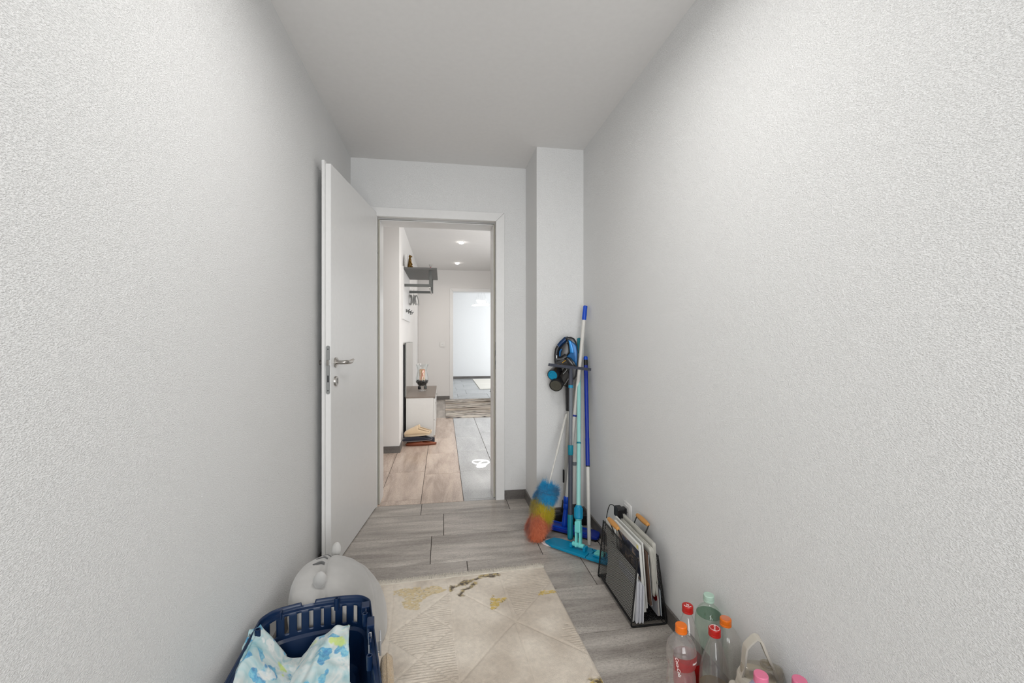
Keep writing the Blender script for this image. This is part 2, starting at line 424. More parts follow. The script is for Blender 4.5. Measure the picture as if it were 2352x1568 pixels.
# ================================================================ HALL
def emis(name, col, st):
    t = NT(name); e = t.n('Emission'); e.inputs[0].default_value = col; e.inputs[1].default_value = st; t.l(e.outputs[0], t.out.inputs[0]); return t.m
M['lamp'] = emis('lamp_glow', (1, .93, .84, 1), 22)
M['led'] = emis('led_glow', (1, .98, .95, 1), 9)
M['ceilglow'] = emis('ceiling_lamp_glow', (1, .985, .96, 1), 3)
labs = ['recessed round hall downlight just beyond the doorway lintel, out of sight from the corridor',
        'nearer and larger of the two glowing downlights seen through the doorway',
        'farther and smaller of the two glowing downlights seen through the doorway']
for (x, y), lab in zip(DL, labs):
    d = thing('ceiling_downlight', lab, 'downlight', (x, y, ZH), 'recessed hall downlights')
    obj('trim_ring', MB().lathe([(.034, -.002), (.041, -.003), (.043, -.001), (.043, .001), (.034, .001)], 28, Matrix.Translation((x, y, ZH))), M['white'], d)
    obj('lamp_disc', MB().lathe([(.034, -.002), (.033, -.009), (.026, -.018), (.014, -.023), (0, -.0245)], 24, Matrix.Translation((x, y, ZH))), M['lamp'], d)
c = thing('ceiling_lamp', 'round flat white ceiling lamp above the corridor, over the camera', 'lamp', (.15, 1.12, ZC))
obj('housing', MB().lathe([(.19, 0), (.19, -.03), (.175, -.045), (.17, -.045)], 40, Matrix.Translation((.15, 1.12, ZC))), M['white'], c)
obj('diffuser', MB().lathe([(.17, -.044), (.12, -.052), (0, -.056)], 40, Matrix.Translation((.15, 1.12, ZC))), M['ceilglow'], c)

# wall outlet on the far hall wall
M['outlet'] = simple('outlet_white', (.74, .73, .71, 1), .35)
def outlet(name, label, C, ax, up=(0, 0, 1), s=.086):
    """ax = outward normal"""
    n = Vector(ax); u = Vector(up); r = u.cross(n)
    X = Matrix(((r.x, u.x, n.x, C[0]), (r.y, u.y, n.y, C[1]), (r.z, u.z, n.z, C[2]), (0, 0, 0, 1)))
    t = thing(name, label, 'outlet', C)
    obj('frame', MB().box((0, 0, .005), (s, s, .010), X, .003, 2), M['outlet'], t)
    obj('insert', MB().box((0, 0, .0105), (s*.70, s*.70, .003), X, .001), M['outlet'], t, smooth=False)
    h = MB()
    for a, b in ((-.010, 0), (.010, 0), (0, -.006)): h.tube([X @ Vector((a, b, .0110)), X @ Vector((a, b, .0125))], .003, 10)
    obj('pin_hole', h, M['black'], t)
    return t
outlet('wall_outlet', 'white square wall outlet left of the far doorway in the hall', (-.008, HYF, 1.055), (0, -1, 0), s=.10)

# shoe cabinet
M['cabinet'] = simple('cabinet_white', (.66, .65, .63, 1), .35)
M['cabtop'] = simple('grey_oak_top', srgb(128, 117, 108), .45)
M['darkgrey'] = simple('anthracite', (.10, .105, .10, 1), .45)
M['shelfgrey'] = simple('shelf_grey', (.105, .105, .102, 1), .5)
CX0, CX1, CY0, CY1, CZ = -.425, -.088, 5.117, 6.24, .493
cab = thing('shoe_cabinet', 'low white shoe cabinet with grey wooden top in the hall', 'cabinet', ((CX0+CX1)/2, 5.68, 0))
b = MB().bb(CX0, CX1-.02, CY0, CY1, .012, CZ-.018, bev=.001)
obj('body', b, M['cabinet'], cab, smooth=False)
obj('top_board', MB().bb(CX0-.005, CX1+.002, CY0-.004, CY1+.004, CZ-.018, CZ, bev=.001), M['cabtop'], cab, smooth=False)
for z0, z1, hz in ((.215, .468, .395), (.03, .209, None)):
    for ya, yb in ((CY0+.002, 5.677), (5.681, CY1-.002)):
        dr = obj('drawer', MB().bb(CX1-.019, CX1, ya, yb, z0, z1, bev=.0015), M['cabinet'], cab, smooth=False)
        if hz:
            ym = ya+.10 if ya < 5.5 else ya+.38
            hm = MB().box((CX1+.014, ym, hz), (.012, .11, .022), bev=.002)
            hm.box((CX1+.004, ym-.04, hz), (.012, .008, .01)).box((CX1+.004, ym+.04, hz), (.012, .008, .01))
            obj('handle', hm, M['steel'], dr, smooth=False)
for x in (CX0+.03, CX1-.05):
    for y in (CY0+.04, CY1-.04): obj('foot', MB().tube([(x, y, 0), (x, y, .014)], .016, 12), M['black'], cab)
# mirror above the cabinet
M['mirror'] = simple('mirror_glass', (.80, .81, .80, 1), .04, metal=1)
mir = thing('wall_mirror', 'tall frameless mirror with dark grey backing standing on the shoe cabinet', 'mirror', (-.43, 5.68, CZ))
obj('backing', MB().bb(-.437, -.424, 5.10, 6.21, CZ+.001, 1.123, bev=.001), M['darkgrey'], mir, smooth=False)
obj('mirror_pane', MB().bb(-.4235, -.419, 5.106, 6.205, CZ+.004, 1.12), M['mirror'], mir, smooth=False)
bp = obj('back_strip', MB().bb(-.4545, -.44, 5.09, 6.22, .02, 1.10, bev=.001), M['black'], mir, smooth=False); bp['label'] = 'black strip along the wall behind'  # thin black slab in the gap between wall and mirror

# coat rack
M['rackpanel'] = simple('coat_panel_white', (.74, .73, .72, 1), .4)
cr = thing('coat_rack', 'white wall coat rack panel with dark grey shelf and hanging bars', 'coat rack', (-.44, 5.4, 1.39))
obj('wall_panel', MB().bb(-.455, -.437, 4.93, 5.98, 1.395, 1.992, bev=.001), M['rackpanel'], cr, smooth=False)
obj('shelf_board', MB().bb(-.437, -.066, 4.96, 5.86, 1.962, 1.983, bev=.001), M['shelfgrey'], cr, smooth=False)
for y in (5.07, 5.80):
    mb = MB().bb(-.437, -.127, y-.012, y+.012, 1.775, 1.806, bev=.001).bb(-.158, -.127, y-.012, y+.012, 1.806, 1.962, bev=.001)
    obj('hanging_bar', mb, M['darkgrey'], cr, smooth=False)
obj('cross_rod', MB().rod((-.150, 5.06, 1.768), (-.150, 5.81, 1.768), .008), M['steel'], cr)
hooks = [(5.285, 1.508), (5.62, 1.514), (5.92, 1.514)]
for y, z in hooks:
    h = MB().box((-.434, y, z), (.006, .03, .04), bev=.001)
    h.tube([(-.432, y, z+.008), (-.40, y, z+.008), (-.392, y, z+.02)], .006, 10).tube([(-.432, y, z-.008), (-.412, y, z-.01), (-.405, y, z)], .005, 8)
    obj('coat_hook', h, M['darkgrey'], cr)
# hangers on the far bar
M['hanger'] = simple('hanger_grey', (.30, .30, .29, 1), .35)
def hanger():
    t = thing('coat_hanger', 'grey coat hanger on the far bar of the coat rack', 'coat hanger', (-.41, 5.80, 1.806), 'grey coat hangers on the coat rack')
    hk = [(0, .012*math.cos(a), 1.806+.002+.012*math.sin(a)) for a in [PI*1.0-PI*1.15*i/10 for i in range(11)]]
    pts = [(-.41, 5.80+p[1], p[2]) for p in hk] + [(-.41, 5.80, 1.768), (-.41, 5.80, 1.745)]
    obj('hook', MB().tube(pts, .0018, 8), M['steel'], t)
    pts = [(-.41, 5.80+a, b) for a, b in ((0, 1.75), (.06, 1.735), (.14, 1.70), (.20, 1.655), (.205, 1.64), (.19, 1.632), (0, 1.632), (-.19, 1.632), (-.205, 1.64), (-.20, 1.655), (-.14, 1.70), (-.06, 1.735))]
    obj('shoulder_frame', MB().tube(pts, .0065, 8, closed=True), M['hanger'], t)
    return t
hg = hanger()
def dup(root, dx, rz=0, label=None):
    r = root.copy(); COL.objects.link(r); r.location = root.location + Vector(dx); r.rotation_euler.z = rz
    if label: r['label'] = label
    for ch in list(root.children):
        k = ch.copy(); COL.objects.link(k); k.parent = r; k.matrix_parent_inverse = ch.matrix_parent_inverse.copy()
        for g in ch.children:
            q = g.copy(); COL.objects.link(q); q.parent = k; q.matrix_parent_inverse = g.matrix_parent_inverse.copy()
    return r
hg.rotation_euler.z = R(6)
hl_ = 'grey coat hanger, %s from the wall panel on the far bar'
hg['label'] = hl_ % 'second'
dup(hg, (.024, 0, 0), R(3), hl_ % 'third'); dup(hg, (.047, 0, 0), R(0), hl_ % 'fourth'); dup(hg, (.071, 0, 0), R(-4), hl_ % 'fifth and farthest'); dup(hg, (-.016, 0, 0), R(8), hl_ % 'first')

# things on the shelf
M['bronze'] = simple('bronze', srgb(112, 84, 38), .35, metal=.7)
st = MB()
Xs = Matrix.Translation((-.385, 5.2, 1.983))
st.lathe([(.030, 0), (.031, .004), (.028, .010)], 20, Xs)
prof = [(.020, .008), (.026, .03), (.025, .06), (.021, .09), (.018, .12), (.015, .14), (.011, .152)]
st.lathe(prof, 18, Xs, ell=.85)
st.ball((-.383, 5.2, 1.983+.166), (.017, .015, .016)); st.ball((-.368, 5.197, 1.983+.162), (.011, .009, .008))
for sy in (-1, 1):
    st.tube([(-.389, 5.2+sy*.010, 2.158), (-.390, 5.2+sy*.013, 2.170)], [.005, .001], 8)
    st.tube([(-.385, 5.2+sy*.017, 2.098), (-.367, 5.2+sy*.018, 2.070), (-.358, 5.2+sy*.008, 2.052)], [.008, .007, .005], 8)
    st.tube([(-.375, 5.2+sy*.018, 2.03), (-.358, 5.2+sy*.018, 2.025), (-.355, 5.2+sy*.018, 1.993)], [.013, .010, .008], 8)
tag(obj('figurine', st, M['bronze']), 'bronze animal figurine sitting upright on the coat rack shelf', 'figurine')
fr = MB().bb(-.425, -.412, 5.10, 5.26, 1.9835, 2.15, bev=.002)
tag(obj('picture_frame', fr, M['rackpanel'], smooth=False), 'slim picture frame leaning on the wall behind the bronze figurine', 'picture frame')
dif = thing('reed_diffuser', 'small pink reed diffuser on the outer end of the coat rack shelf', 'diffuser', (-.141, 5.1, 1.983))
obj('bottle', MB().lathe([(.012, 0), (.014, .002), (.014, .014), (.007, .02), (.007, .026)], 16, Matrix.Translation((-.141, 5.1, 1.983))), simple('pink_glass', srgb(200, 90, 110), .15), dif)
for dx, dy in ((-.016, .004), (.018, -.003), (-.004, .012)):
    obj('reed', MB().rod((-.141, 5.1, 1.992), (-.141+dx, 5.1+dy, 2.045), .0016, n=6), M['darkgrey'], dif)

# hurricane vase on the cabinet
def filmglass(name, tint=(.96, .97, .97, 1), rough=.03, f0=.05, wt=1.0, wall_refl=.0):
    t = NT(name); tr = t.n('BsdfTransparent'); tr.inputs[0].default_value = tint
    gl = t.n('BsdfGlossy'); gl.inputs['Roughness'].default_value = rough; gl.inputs[0].default_value = (1, 1, 1, 1)
    lw = t.n('LayerWeight'); lw.inputs[0].default_value = .5
    p = t.math('POWER', lw.outputs['Facing'], 4.0)
    f = t.math('ADD', t.math('MULTIPLY', p, (.9-f0)*wt), f0)
    mx = t.n('MixShader'); t.l(f, mx.inputs[0])
    hz = t.n('MixShader'); hz.inputs[0].default_value = wall_refl; df = t.n('BsdfDiffuse'); df.inputs[0].default_value = (.75, .73, .72, 1)  # pale diffuse share imitates white walls reflected in the plastic
    t.l(tr.outputs[0], hz.inputs[1]); t.l(df.outputs[0], hz.inputs[2]); t.l(hz.outputs[0], mx.inputs[1]); t.l(gl.outputs[0], mx.inputs[2]); t.l(mx.outputs[0], t.out.inputs[0])
    return t.m
M['glass'] = filmglass('clear_glass')
VX, VY = -.263, 5.66; Xv = Matrix.Translation((VX, VY, CZ))
v = thing('hurricane_vase', 'clear footed glass vase holding dark pebbles and a candle on the cabinet', 'vase', (VX, VY, CZ))
obj('foot', MB().lathe([(.045, .001), (.047, .005), (.018, .014), (.012, .03), (.014, .05), (.03, .062)], 28, Xv), M['glass'], v)
obj('glass_body', MB().lathe([(.03, .062), (.066, .09), (.083, .13), (.082, .17), (.068, .23), (.062, .27), (.070, .31), (.084, .345), (.0835, .3455), (.069, .311), (.060, .27), (.066, .23), (.080, .17), (.081, .13)], 36, Xv), M['glass'], v)
pb = MB()
for i in range(420):
    z = random.uniform(.072, .142); rmax = .03+.045*min(1, (z-.06)/.06)
    a = random.uniform(0, 2*PI); r = rmax*math.sqrt(random.random())
    pb.ball((VX+r*math.cos(a), VY+r*math.sin(a), CZ+z), (random.uniform(.007, .011), random.uniform(.007, .011), .006), 6)
o = obj('pebbles', pb, simple('pebble_dark', (.04, .037, .035, 1), .5), v); o['kind'] = 'stuff'; o['label'] = 'dark pebbles in the bowl of the vase'
t = NT('candle_wax'); col = t.ramp(t.noise(t.coord(), 22, 3), [(.36, srgb(150, 118, 70)), (.45, srgb(178, 146, 98)), (.52, srgb(196, 140, 112)), (.57, srgb(206, 120, 104)), (.64, srgb(160, 130, 84))]); t.bsdf(col, .6)
cd = obj('candle', MB().lathe([(.036, .13), (.037, .14), (.036, .275), (.03, .283), (0, .278)], 24, Xv), t.m, v); cd['label'] = 'thick tan candle with a pink rose pattern'
bw = MB()
for k in range(7):
    a = k*2*PI/7; bw.tube([(VX-.045, VY, CZ+.335), (VX-.045+.03*math.cos(a), VY+.03*math.sin(a), CZ+.352), (VX-.045+.04*math.cos(a), VY+.03*math.sin(a), CZ+.335)], [.003, .008, .003], 6, flat=.4)
obj('bow', bw, M['white'], v)['label'] = 'white ribbon bow on the rim'
for (x, y, hgt, cl, lab) in ((-.31, 5.87, .05, 'black', 'small black tealight jar behind the left of the glass vase'), (-.232, 5.90, .052, 'darkgrey', 'small dark bottle behind the right of the glass vase')):
    q = thing('small_jar', lab, 'jar', (x, y, CZ)); Xq = Matrix.Translation((x, y, CZ))
    obj('body', MB().lathe([(.018, 0), (.02, .003), (.02, hgt*.7), (.012, hgt*.85)], 18, Xq), M[cl], q)
    obj('lid', MB().lathe([(.013, hgt*.85), (.013, hgt), (0, hgt)], 18, Xq), M['black'], q)

# slippers: pile on the floor before the cabinet, toes towards the wall.  local x = length (0 toe .. L heel), y = half width
def slipper(name, label, base, L, rz, mats, hgt=.075, sole=.022, tilt=0, backless=True):
    t = thing(name, label, 'slipper', base, 'slippers piled beside the shoe cabinet')
    X = Matrix.Translation(base) @ Matrix.Rotation(rz, 4, 'Z') @ Matrix.Rotation(tilt, 4, 'Y')
    def hw(u): return .049*max(.05, (math.sin(PI*min(1, max(0, u*.98+.015)))**.42))*(1-.16*math.sin(PI*u*1.1-.6) if u > .3 else 1)
    N = 26; ol = [(u*L, hw(u)) for u in [i/N for i in range(N+1)]]
    poly = [(x, -y) for x, y in ol] + [(x, y) for x, y in ol[::-1]]
    clean = []
    for p in poly:
        if not clean or (Vector(p)-Vector(clean[-1])).length > 1e-4: clean.append(p)
    if (Vector(clean[0])-Vector(clean[-1])).length < 1e-4: clean.pop()
    obj('sole', MB().prism(clean, 0, sole, X, bev=.004), mats[0], t)
    V = []; F = []; K = 14
    for i in range(N+1):
        u = i/N; w = hw(u)*.98
        if u < .12: h = hgt*.58*math.sin(PI/2*min(1, (u+.02)/.14))**.7
        elif u < .52: h = hgt*(.58+.42*(u-.12)/.40)
        else: h = hgt*max(.30, 1-(u-.52)/.42*.70)
        for k in range(K+1):
            a = PI*k/K
            yy = -w*math.cos(a); zz = sole*.8 + (h-sole*.5)*math.sin(a)**.8
            if u > .5:      # open top: collar
                cut = .30+.35*min(1, (u-.5)/.15)
                if abs(math.cos(a)) < cut*.98: yy = math.copysign(w*cut, -math.cos(a)) if abs(math.cos(a)) > .02 else 0; zz = sole*.8+(h-sole*.5)*(1-cut*cut)**.4
            V.append((u*L, yy, zz))
    for i in range(N):
        for k in range(K):
            u = (i+.5)/N
            if u > .53 and 3 <= k <= K-4 and u < .97: continue
            F.append((i*(K+1)+k, (i+1)*(K+1)+k, (i+1)*(K+1)+k+1, i*(K+1)+k+1))
    o = obj('upper', MB().add(V, F, X), mats[1], t); solid(o, .006, 1)
    ins = [(x*.96+.02*L*.5, y*.86) for x, y in clean]
    obj('footbed', MB().prism(ins, sole*.9, sole+.006, X), mats[2], t)
    return t
felt = lambda n, c: simple(n, c, .95, (300, .4, .002), sheen=.4)
beige = [simple('cream_rubber', srgb(206, 188, 160), .7), felt('beige_felt', srgb(208, 184, 152)), felt('beige_lining', srgb(170, 144, 116))]
navy = [simple('grey_rubber', srgb(120, 112, 112), .7), felt('navy_felt', srgb(34, 34, 46)), felt('dark_lining', srgb(46, 42, 42))]
brown = [simple('brown_rubber', srgb(110, 56, 30), .6), simple('brown_leather', srgb(120, 60, 34), .5), simple('tan_leather', srgb(190, 110, 70), .5)]
slipper('slipper', 'brown leather slipper at the bottom of the slipper pile', (-.40, 4.80, 0), .33, R(3), brown, .045, .016)
slipper('slipper', 'front navy felt slipper with grey sole under the beige ones', (-.432, 4.80, .046), .315, R(2), navy, .066, .014, R(-1))
slipper('slipper', 'rear navy felt slipper half hidden behind the front one', (-.400, 4.93, 0), .31, R(2), [navy[1], navy[1], navy[2]], .08, .05, 0)
slipper('slipper', 'front beige felt clog slipper on top of the slipper pile', (-.415, 4.81, .100), .275, R(1), beige, .090, .028, R(-2))
slipper('slipper', 'rear beige felt clog slipper behind the front beige one', (-.395, 4.925, .088), .27, R(3), beige, .098, .028, R(-2))
tg = MB().box((-.295, 4.752, .088), (.026, .002, .006), rot=(0, R(-35), 0))

# striped hall rug
def ribrug(name, label, x0, x1, y0, y1, ramp_stops, scale, hgt=.011, streak=(1.2, 26)):
    t = NT(name+'_pile')
    n = t.noise(t.coord(scale=(streak[0], streak[1], 1)), scale, 4, .62, .15)
    t.bsdf(t.ramp(n, ramp_stops), .95, spec=.1); t.bump(t.noise(t.coord(), 260, 2), .5, .003)
    o = obj(name, MB().bb(x0, x1, y0, y1, 0, hgt, bev=.003), t.m, smooth=False)
    return tag(o, label, 'rug')
ribrug('hall_rug', 'dark and cream striped rug lying before the far doorway', .045, 1.05, 6.36, 8.26,
       [(.30, srgb(28, 25, 24)), (.38, srgb(96, 86, 78)), (.42, srgb(206, 196, 184)), (.47, srgb(226, 220, 212)), (.50, srgb(60, 56, 56)), (.53, srgb(190, 184, 178)), (.58, srgb(214, 200, 182)), (.62, srgb(84, 74, 66)), (.70, srgb(30, 27, 26))], 1.0, streak=(.7, 5.5))
ribrug('living_rug', 'pale cream rug on the grey tiles of the far room', .84, 2.6, 9.80, 12.2,
       [(.3, srgb(205, 200, 190)), (.5, srgb(226, 222, 214)), (.7, srgb(238, 235, 228))], 1.0, .014)
db = thing('doorstop', 'small black doorstop on the grey tiles of the far room', 'doorstop', (1.06, 9.36, 0))
obj('base', MB().lathe([(.04, 0), (.042, .004), (.03, .012), (.02, .03)], 20, Matrix.Translation((1.06, 9.36, 0))), M['black'], db)
obj('bumper', MB().lathe([(.024, .028), (.026, .034), (.022, .05), (0, .053)], 20, Matrix.Translation((1.06, 9.36, 0))), M['darkgrey'], db)

# ring pendant in the far room
PXc, PYc = .985, 11.06
pd = thing('pendant_lamp', 'glowing three-ring pendant lamp in the far room', 'lamp', (PXc, PYc, ZH))
obj('canopy', MB().lathe([(.09, 0), (.09, -.02), (0, -.022)], 24, Matrix.Translation((PXc, PYc, ZH))), M['white'], pd)
for rad, z, tx, ty, dx in ((.115, 2.14, 3, 4, 0), (.215, 2.035, 2, -3, -.01), (.15, 2.075, -4, 16, .05)):
    Mr = Matrix.Translation((PXc+dx, PYc, z)) @ Euler((R(tx), R(ty), 0)).to_matrix().to_4x4()
    obj('led_ring', MB().tube([Mr @ Vector((rad*math.cos(2*PI*i/48), rad*math.sin(2*PI*i/48), 0)) for i in range(48)], .013, 8, closed=True), M['led'], pd)
    for k in range(3):
        a = 2*PI*k/3+.4
        obj('cable', MB().rod((PXc+.05*math.cos(a), PYc+.05*math.sin(a), ZH-.02), Mr @ Vector((rad*math.cos(a), rad*math.sin(a), 0)), .0012, n=5), M['zinc'], pd)
#PART3
# ================================================================ CORRIDOR RUG
RA = R(2.4); RO = Vector((.511, 2.130, 0))
RW, RL = 1.06, 1.62
cs, sn = math.cos(RA), math.sin(RA)
lines = [[(-.493, .0), (-.485, -.12), (-.485, -.38), (-.481, -.655), (-.478, -1.6)],
 [(-.235, 0), (-.231, -.378), (-.228, -.708), (-.226, -1.6)],
 [(-.01, -.138), (-.206, -.358), (-.277, -.428), (-.484, -.655), (-.9, -1.1)],
 [(-.41, -.166), (-.231, -.378), (.0, -.615)], [(-.395, 0), (-.485, -.12), (-.607, -.244), (-1.06, -.67)],
 [(-.607, -.244), (-.492, -.367)], [(-1.0, -.13), (-.722, -.398), (-.619, -.511), (-.484, -.655), (-.228, -.93), (0, -1.2)],
 [(-.492, -.373), (-.619, -.511), (-.9, -.83)], [(.0, -.66), (-.069, -.741), (-.228, -.93), (-.478, -1.2)],
 [(-.747, 0), (-.735, -.184), (-.735, -1.6)]]
ribs = [[(-.486, -.135), (-.602, -.238), (-.492, -.361)], [(-.615, -.242), (-.726, -.359), (-.735, -.39), (-.619, -.511), (-.492, -.373)],
 [(-.619, -.511), (-.492, -.378), (-.484, -.655), (-.735, -.655)], [(-.233, -.015), (-.01, -.016), (-.01, -.138), (-.218, -.356)],
 [(-.032, -.431), (-.004, -.47), (-.004, -.605), (-.076, -.503)], [(-.484, -.66), (-.735, -.66), (-.735, -.9), (-.484, -.75)]]
gold = [[(-.743, -.052), (-.616, -.062), (-.536, -.071), (-.502, -.101), (-.56, -.128), (-.603, -.155), (-.615, -.222), (-.676, -.203), (-.701, -.121), (-.74, -.09)],
 [(-.308, -.194), (-.234, -.201), (-.242, -.243), (-.278, -.251), (-.297, -.288), (-.317, -.277)], [(-.074, -.197), (-.005, -.199), (-.008, -.226), (-.088, -.229)],
 [(-.039, -.728), (-.002, -.73), (-.001, -.765), (-.056, -.753)], [(-.70, -.70), (-.62, -.72), (-.66, -.80), (-.72, -.78)]]
gw = [.5, 1.2, 1.1, 1.3, .6]
dark = [[(-.476, -.099), (-.409, -.064), (-.35, -.034), (-.291, -.021), (-.247, -.017)], [(-.434, -.146), (-.413, -.112), (-.359, -.074)], [(-.038, -.716), (-.001, -.737)]]
h = .0036
nx, ny = int(RW/h), int(RL/h)
U, Vv = np.meshgrid(np.linspace(-RW, 0, nx+1), np.linspace(0, -RL, ny+1))
def sdist(P):
    d = np.full(U.shape, 9.)
    for (ax, ay), (bx, by) in zip(P[:-1], P[1:]):
        l2 = (bx-ax)**2+(by-ay)**2; tt = np.clip(((U-ax)*(bx-ax)+(Vv-ay)*(by-ay))/l2, 0, 1)
        d = np.minimum(d, np.hypot(U-ax-tt*(bx-ax), Vv-ay-tt*(by-ay)))
    return d
def inside(P):
    r = np.zeros(U.shape, bool); n = len(P)
    for i in range(n):
        (x1, y1), (x2, y2) = P[i], P[(i+1) % n]
        c_ = ((y1 > Vv) != (y2 > Vv)) & (U < (x2-x1)*(Vv-y1)/((y2-y1) or 1e-9)+x1); r ^= c_
    return r
def vnoise(freq, seed, ax=1, ay=1):
    rs = np.random.RandomState(seed); G = rs.rand(128, 128)
    x = (U*freq*ax) % 127; y = (-Vv*freq*ay) % 127
    xi = x.astype(int); yi = y.astype(int); fx = x-xi; fy = y-yi; fx = fx*fx*(3-2*fx); fy = fy*fy*(3-2*fy)
    return (G[yi, xi]*(1-fx)+G[yi, xi+1]*fx)*(1-fy)+(G[yi+1, xi]*(1-fx)+G[yi+1, xi+1]*fx)*fy
fb = lambda f, s, ax=1, ay=1: .55*vnoise(f, s, ax, ay)+.3*vnoise(f*2.1, s+1, ax, ay)+.15*vnoise(f*4.3, s+2, ax, ay)
wob = (fb(9, 3)-.5)*.02
Z = .0105 + (fb(60, 11)-.5)*.0022 + (fb(6, 21)-.5)*.002
lined = np.full(U.shape, 9.)
for P in lines: lined = np.minimum(lined, sdist(P))
Z -= .0036*np.exp(-(lined/.0042)**2)
ribm = np.zeros(U.shape)
for P in ribs: ribm = np.maximum(ribm, inside(P).astype(float))
gpos = (-Vv+wob*.25+.12*U*0)/.0125
groove = np.exp(-(((gpos % 1)-.5)/.16)**2)*ribm*np.clip((fb(40, 31, .4, 2)-.28)*5, 0, 1)
Z -= .0042*groove
gm = np.zeros(U.shape); dm = np.zeros(U.shape)
sh = (fb(22, 41)-.5)*.05
U0, V0 = U, Vv
U = U0+sh; Vv = V0+(fb(25, 44)-.5)*.05
for P, k in zip(gold, gw): gm = np.maximum(gm, inside(P)*k)
for P in dark: dm = np.maximum(dm, np.clip(1.6-sdist(P)/.009, 0, 1))
U, Vv = U0, V0
tuft = fb(95, 51, 1, 1.6)
gmask = np.clip(gm*1.15*np.clip((tuft-.30)*6, 0, 1), 0, 1)
dmask = dm*np.clip((tuft-.43)*10, 0, 1); gm2 = np.clip(dm*1.2, 0, 1)
flk = np.clip((vnoise(150, 61)-.74)*6, 0, 1)*np.clip(gm+dm, 0, 1)
Z -= .0028*np.clip(np.maximum(gm, dm), 0, 1)*.6 + .002*dmask
edge = np.minimum(np.minimum(-U, U+RW), -Vv); Z *= np.clip(.45+edge/.006*.55, .45, 1)
base = np.array(srgb(236, 225, 210)[:3]); goldc = np.array(srgb(214, 186, 104)[:3]); darkc = np.array(srgb(70, 54, 34)[:3]); soil_groove_c = np.array(srgb(196, 182, 166)[:3])
C = np.ones(U.shape+(3,))*base
soil = np.clip((fb(4.5, 71)-.44)*2.6, 0, .75)
for (sx, sy, sr) in ((-.262, -.285, .03), (-.045, -.26, .06), (-.03, -.165, .012), (-.60, -.04, .05), (-.3, -.72, .12), (-.72, -.55, .06)):
    soil = np.maximum(soil, .9*np.exp(-((U-sx)**2+(Vv-sy)**2)/sr**2)*np.clip(fb(30, 81)*1.6, 0, 1))
def lerp(C, c, m): return C*(1-m[..., None])+c*m[..., None]
C = lerp(C, soil_groove_c, soil); C = lerp(C, soil_groove_c*.92, groove*.5)  # soil marks, plus a darker tone along the rib grooves
C = lerp(C, goldc, gmask); C = lerp(C, goldc*.75, gm2*.8*(1-dmask)); C = lerp(C, darkc, np.clip(dmask+flk*.75, 0, 1)*.92)
C *= (1.02+.24*fb(90, 91))[..., None]
WX = RO.x + U*cs - Vv*sn; WY = RO.y + U*sn + Vv*cs
co = np.stack([WX, WY, Z], -1).reshape(-1, 3)
idx = np.arange((nx+1)*(ny+1)).reshape(ny+1, nx+1)
fa = np.stack([idx[:-1, :-1], idx[1:, :-1], idx[1:, 1:], idx[:-1, 1:]], -1).reshape(-1, 4)
me = bpy.data.meshes.new('rug_pile'); me.vertices.add(len(co)); me.vertices.foreach_set('co', co.astype(np.float32).ravel())
me.loops.add(fa.size); me.loops.foreach_set('vertex_index', fa.astype(np.int32).ravel())
me.polygons.add(len(fa)); me.polygons.foreach_set('loop_start', (np.arange(len(fa))*4).astype(np.int32)); me.polygons.foreach_set('loop_total', np.full(len(fa), 4, np.int32))
me.update(calc_edges=True); me.shade_smooth()
at = me.color_attributes.new('pattern', 'FLOAT_COLOR', 'POINT'); at.data.foreach_set('color', np.concatenate([C.reshape(-1, 3), np.ones((len(co), 1))], 1).astype(np.float32).ravel())
t = NT('rug_wool'); a = t.n('Attribute'); a.attribute_name = 'pattern'
t.bsdf(a.outputs['Color'], .95, spec=.1, sheen=.25); t.bump(t.noise(t.coord(), 380, 3, .7), 1.0, .004)
rug = thing('carved_rug', 'cream carved-pile rug with gold and brown flecks on the corridor floor', 'rug', tuple(RO))
obj('rug_pile', me, t.m, rug)
def rp(u, v, z): return (RO.x+u*cs-v*sn, RO.y+u*sn+v*cs, z)
bk = MB()
bk.add([rp(-RW, 0, .001), rp(0, 0, .001), rp(0, -RL, .001), rp(-RW, -RL, .001), rp(-RW, 0, .005), rp(0, 0, .005), rp(0, -RL, .005), rp(-RW, -RL, .005)], [(0, 1, 2, 3), (4, 7, 6, 5), (0, 4, 5, 1), (1, 5, 6, 2), (2, 6, 7, 3), (3, 7, 4, 0)])
obj('backing', bk, simple('rug_backing', srgb(214, 206, 194), .9), rug, smooth=False)
# fringe: threads along the far end
fg = MB()
for i in range(3400):
    u = random.uniform(-RW, 0); L = random.uniform(.018, .050); dx = random.gauss(0, .010); z1 = random.uniform(.001, .008); wd = .0010
    pts = [(u, -.002, .006), (u+dx*.4, L*.5, .006+random.uniform(0, .004)), (u+dx, L, z1)]
    V = []
    for k, p in enumerate(pts):
        ww = wd*(1-.25*k); V += [rp(p[0]-ww, p[1], p[2]), rp(p[0]+ww, p[1], p[2]), rp(p[0], p[1], p[2]+ww*1.2)]
    fg.add(V, [(0, 1, 4, 3), (1, 2, 5, 4), (2, 0, 3, 5), (3, 4, 7, 6), (4, 5, 8, 7), (5, 3, 6, 8)])
o = obj('fringe', fg, simple('fringe_cotton', srgb(240, 233, 221), .95), rug, ang=None); o['kind'] = 'stuff'; o['label'] = 'short cream cotton fringe along the far edge'
o = MB().tube([rp(-RW+.002, .001, .006), rp(-.002, .001, .006)], .004, 8)
obj('binding', o, simple('rug_binding', srgb(228, 220, 206), .9), rug)

